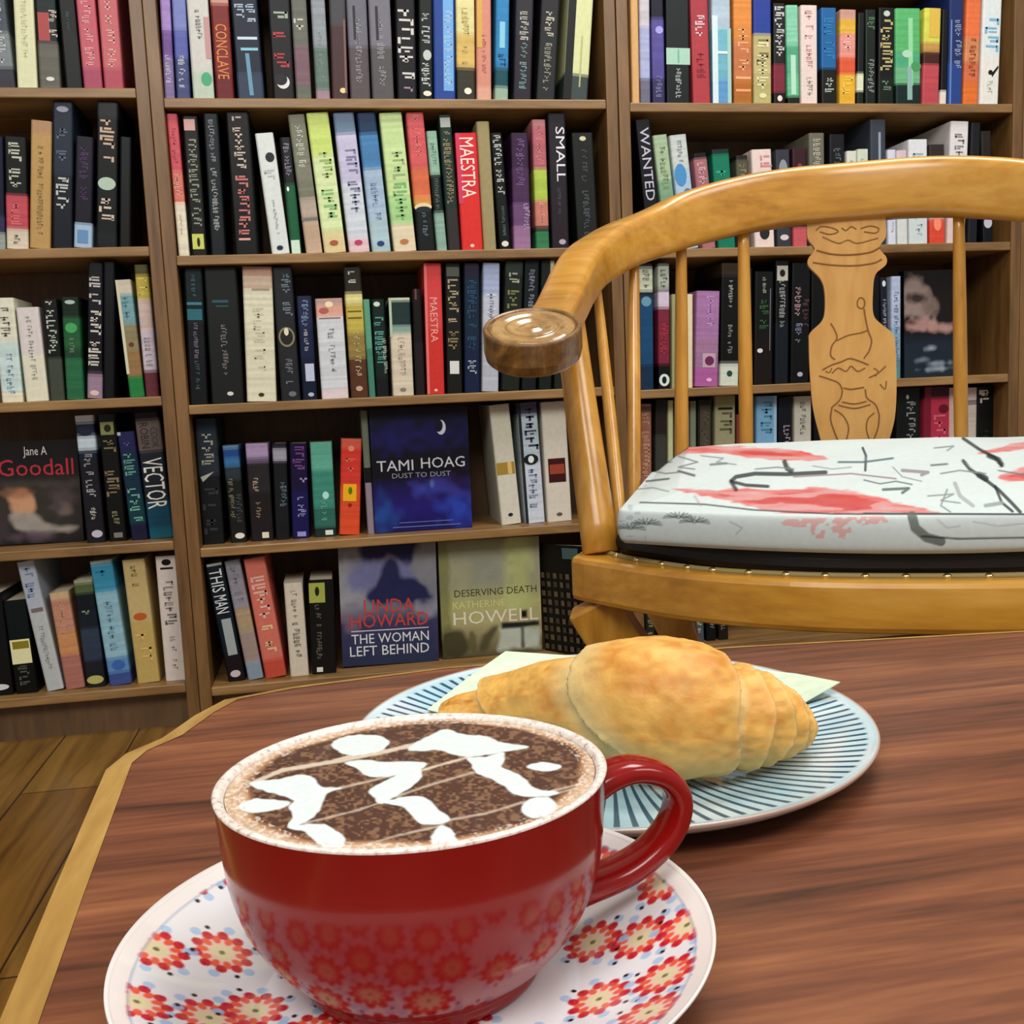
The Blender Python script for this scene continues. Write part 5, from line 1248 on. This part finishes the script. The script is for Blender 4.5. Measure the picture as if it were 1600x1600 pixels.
for sx_ in (-1, 1):     # front posts
    u1, v1 = plan(.155); u1 = u1*-sx_
    a = np.array((sx_*.250, -.134, SEATZ-.001)); b = np.array((u1, v1, railz(u1, v1)[0]+.01))
    m = MB(); pts = [tuple(a+(b-a)*t+np.array((0, -.004*math.sin(math.pi*t), 0))) for t in np.linspace(0, 1, 11)]
    m.tube(pts, lambda i: .0172-.0003*i, 18, up=(0, 1, 0)); m.build('arm_post', M_chair, chair, smooth=True)
for (u, v, u1, v1) in ((.247, .03, .289, .02), (.247, -.08, .290, -.05), (.228, .185, .262, .115)):
    spindle(u, v, u1, v1, .0078, .0064)
# legs and stretchers
for sx_ in (-1, 1):
    for sy_ in (-1, 1):
        x0, y0 = sx_*.256, (-.150 if sy_ < 0 else .14)
        m = MB()
        pts = [(x0, y0, SEATZ-.0405), (x0-sx_*.016, y0-sy_*.004, SEATZ-.072), (x0-sx_*.044, y0-sy_*.008, SEATZ-.115), (x0-sx_*.056, y0-sy_*.008, SEATZ-.17), (x0-sx_*.035, y0, .14), (x0+sx_*.004, y0+sy_*.012, 0.0)]
        pp = catmull(pts, 5)
        m.sweep([tuple(p) for p in pp], lambda i: [(a*(.0250-.0003*i), b*(.015-.0001*i)) for a, b in ((1, -1), (1, 1), (-1, 1), (-1, -1))], up=(0, 1, 0))
        m.build('leg', M_chair, chair, bevel=.003)
for a, b in (((-.20, -.148), (.20, -.148)), ((-.20, -.148), (-.20, .14)), ((.20, -.148), (.20, .14)), ((-.20, .14), (.20, .14))):
    m = MB(); m.tube([(a[0], a[1], .16), (b[0], b[1], .16)], .011, 12); m.build('stretcher', M_chair, chair, smooth=True)

# cushion: a soft slab on the seat pad
cz0 = SEATZ+.0190
def cush_local():
    fl_, fr_, bl_, br_ = (-.222, -.196), (.222, -.196), (-.228, .150), (.228, .150)
    return fl_, fr_, bl_, br_
nu, nv = 330, 220
fl_, fr_, bl_, br_ = cush_local()
def edge_round(t, p=5): return t
V = []; 
# top surface param (s across, t depth) plus wrapped sides: profile param w from bottom outer edge up over the top
side = [(0.0, 0.0), (-.0035, .004), (-.005, .012), (-.005, .021), (-.003, .0275), (.0012, .0290), (.005, .0298)]
def outline(nper):
    pts = []
    for t in np.linspace(0, 1, nper*2, endpoint=False):   # front, bowed
        pts.append((fl_[0]+(fr_[0]-fl_[0])*t, fl_[1]-.060*math.sin(math.pi*t)))
    for t in np.linspace(0, 1, nper, endpoint=False): pts.append((fr_[0]+(br_[0]-fr_[0])*t, fr_[1]+(br_[1]-fr_[1])*t))
    for t in np.linspace(0, 1, nper*2, endpoint=False): pts.append((br_[0]+(bl_[0]-br_[0])*t, br_[1]+(bl_[1]-br_[1])*t+.025*math.sin(math.pi*t)))
    for t in np.linspace(0, 1, nper, endpoint=False): pts.append((bl_[0]+(fl_[0]-bl_[0])*t, bl_[1]+(fl_[1]-bl_[1])*t))
    return np.array(pts)
OL = outline(300)
for _ in range(16):
    OL = (np.roll(OL, 1, 0)+2*OL+np.roll(OL, -1, 0))/4
no = len(OL); cc = OL.mean(0)
nrm = np.roll(OL, -1, 0)-np.roll(OL, 1, 0); nrm = np.stack([nrm[:, 1], -nrm[:, 0]], 1); nrm /= np.linalg.norm(nrm, axis=1)[:, None]
rings = []
sp_ = catmull(side, 10)
for off, h in sp_:
    rings.append(np.column_stack([OL-nrm*off, np.full(no, cz0+h)]))
topz = cz0+.0300
NT = 150
for i in range(1, NT+1):
    t = i/NT
    q = (OL-nrm*.006)*(1-t)+cc*t
    puff = .005*math.sin(min(1, t*2.2)*math.pi/2)
    slope = .028*(q[:, 1]-OL[:, 1].min())/.4
    rings.append(np.column_stack([q, topz+puff+slope*min(1, t*6)+.0012*np.sin(q[:, 0]*60)*np.sin(q[:, 1]*45)*min(1, t*4)]))
V = np.vstack(rings); nR = len(rings)
Wd = np.column_stack([CO[0]+V[:, 0]*uu[0]+V[:, 1]*vv[0], CO[1]+V[:, 0]*uu[1]+V[:, 1]*vv[1], V[:, 2]])
PX, PY = proj(Wd)
col = np.tile(np.array(lin('c9d4d2')), (len(V), 1))
def mk(mask, c, a=1.0):
    global col
    k = (np.clip(mask, 0, 1)*a)[:, None]; col = col*(1-k)+np.array(lin(c))*k
rs = np.random.RandomState(9); G = rs.rand(300, 300)
def vn(sx, sy):
    u = (PX+500)/sx; v = (PY+500)/sy; i = np.floor(u).astype(int) % 299; j = np.floor(v).astype(int) % 299
    fu = u-np.floor(u); fv = v-np.floor(v)
    return G[i, j]*(1-fu)*(1-fv)+G[(i+1) % 300, j]*fu*(1-fv)+G[i, (j+1) % 300]*(1-fu)*fv+G[(i+1) % 300, (j+1) % 300]*fu*fv
reds = [[(1050, 763), (1110, 766), (1160, 763), (1220, 765), (1290, 762), (1350, 772), (1400, 785), (1460, 798), (1465, 803), (1400, 802), (1330, 803), (1260, 802), (1210, 800), (1150, 785), (1100, 775)],
        [(1015, 702), (1080, 696), (1160, 698), (1230, 702), (1280, 712), (1290, 718), (1240, 720), (1180, 716), (1120, 708), (1060, 710), (1025, 712)],
        [(1530, 708), (1560, 700), (1590, 692), (1640, 688), (1640, 700), (1590, 704)], [(1560, 748), (1580, 735), (1640, 725), (1640, 752), (1590, 752)]]
for p in reds:
    q = polysmooth(p, 3); sd = segdist(PX, PY*2, [(a, b*2) for a, b in q+[q[0]]])*np.where(inpoly(PX, PY, q), 1, -1)
    n1 = vn(12, 2.5); n2 = vn(40, 5)
    mk(np.clip((sd+(n1-.5)*9)/5+.5, 0, 1)*(.72+.5*(n2-.4)), 'cc4a44', .95); mk(np.clip((sd-9+(n1-.5)*8)/5, 0, 1)*(n2 > .45), 'b4302c', .6)
for p in [[(1215, 812), (1380, 806), (1390, 816), (1340, 822), (1325, 842), (1270, 842), (1265, 824), (1225, 822)]]:
    mk(inpoly(PX, PY, p)*(vn(7, 5) > .5), 'd8807c', .6)
lines = [([(1150, 765), (1142, 752), (1150, 745), (1180, 740), (1230, 741), (1290, 738)], 3.2, '20282c'), ([(1142, 752), (1165, 758), (1200, 760)], 2.6, '1c2426'), ([(1226, 722), (1230, 732), (1236, 736)], 4, '1c2424'),
  ([(1348, 700), (1353, 712), (1352, 735)], 2, '28343c'), ([(1310, 722), (1350, 722), (1395, 716)], 1.6, '44606c'), ([(1505, 685), (1530, 702), (1555, 715), (1565, 728)], 2.6, '20242a'), ([(1545, 712), (1560, 718), (1565, 726)], 4.0, '1c1e22'),
  ([(1505, 720), (1515, 733), (1535, 746), (1560, 765), (1580, 785), (1594, 800)], 2.8, '20242a'), ([(1530, 742), (1540, 748)], 5, '20242a'), ([(1555, 760), (1565, 785), (1582, 799)], 2.2, '20242a'), ([(1350, 802), (1600, 803)], 1.1, '404848'),
  ([(1000, 785), (1100, 788), (1180, 797), (1300, 803), (1640, 804)], 1.3, '3c4444'), ([(1060, 736), (1085, 743)], 2, '4a5458'), ([(1060, 713), (1090, 722), (1060, 730), (1085, 733)], 1.0, '5a6468'), ([(1010, 752), (1045, 748)], 1.6, '4a5458'),
  ([(1110, 726), (1135, 724)], 1.8, '70787c'), ([(1240, 745), (1330, 740), (1400, 748)], 1.2, '8a7078'), ([(1380, 765), (1420, 763), (1410, 770)], 2.2, '4c5c58'), ([(1410, 735), (1450, 738), (1440, 742)], 2.6, '8a8288'), ([(1455, 727), (1480, 725)], 1.6, '5c6a6c'),
  ([(1470, 740), (1500, 735), (1540, 740)], 1.2, '6c8078'), ([(1492, 755), (1500, 775), (1520, 790)], 3, 'a0a4a4'), ([(1450, 775), (1490, 772), (1470, 782), (1500, 786)], 1.2, '7c8484'), ([(1540, 790), (1565, 786)], 3, '8c9494'), ([(1425, 806), (1430, 825), (1448, 840), (1470, 846)], 7.5, '5c645e'),
  ([(1095, 712), (1130, 716), (1120, 722), (1150, 726)], 1.0, '788488'), ([(1180, 733), (1215, 730), (1240, 733)], 1.1, '6c7880'), ([(1270, 728), (1300, 733), (1330, 730)], 1.0, '8c949c'), ([(1015, 735), (1040, 740), (1060, 738)], 1.1, '606c70'),
  ([(990, 765), (1020, 762), (1045, 768)], 1.0, '708084'), ([(1085, 775), (1095, 790)], .9, '8c7c80'), ([(1460, 700), (1490, 697), (1480, 704)], 1.2, '7c8488'), ([(1395, 730), (1410, 745), (1440, 752)], 1.0, '808c90'), ([(1350, 750), (1375, 756), (1400, 752), (1425, 757)], 1.1, '54645e'),
  ([(1465, 812), (1480, 825), (1500, 822)], 1.0, 'a0acac'), ([(1140, 815), (1160, 825), (1150, 835)], 1.0, '98a4a4'), ([(1520, 815), (1560, 822), (1600, 818)], 1.0, 'a0acac'), ([(1560, 735), (1600, 742)], 1.2, '606a70'), ([(1480, 765), (1470, 790), (1485, 800)], 1.3, '7c868a'),
  ([(1440, 838), (1500, 842), (1700, 838)], 1.5, '24282a'), ([(1020, 725), (1050, 722)], 1, '78848c')]
for c_ in ((1085, 815), (1060, 808), (1010, 818), (985, 825)):
    for a in np.linspace(0, math.pi*1.9, 11):
        lines.append(([(c_[0]+3*math.cos(a), c_[1]+2*math.sin(a)), (c_[0]+24*math.cos(a), c_[1]-11*abs(math.sin(a))+3)], .9, '5c6864'))
for pts_, w, c_ in lines: mk(sm(w-segdist(PX, PY, pts_), 1.6), c_, .9)
mk((vn(14, 6) > .72)*(PX < 1010), '8898a8', .45)
F = []
idx = np.arange(nR*no).reshape(nR, no)
F = np.stack([idx[:-1], np.roll(idx, -1, 1)[:-1], np.roll(idx, -1, 1)[1:], idx[1:]], -1).reshape(-1, 4).tolist()
F.append(tuple(idx[0][::-1]))
cu = mesh_obj('seat_cushion', V-np.array([0, 0, cz0]), F, M_cush, None, cols=col, smooth=True)
cu.location = (CO[0], CO[1], cz0); cu.rotation_euler = (0, 0, -AR)
tag(cu, 'white seat cushion printed with red strokes and black branches, on the armchair', 'cushion')
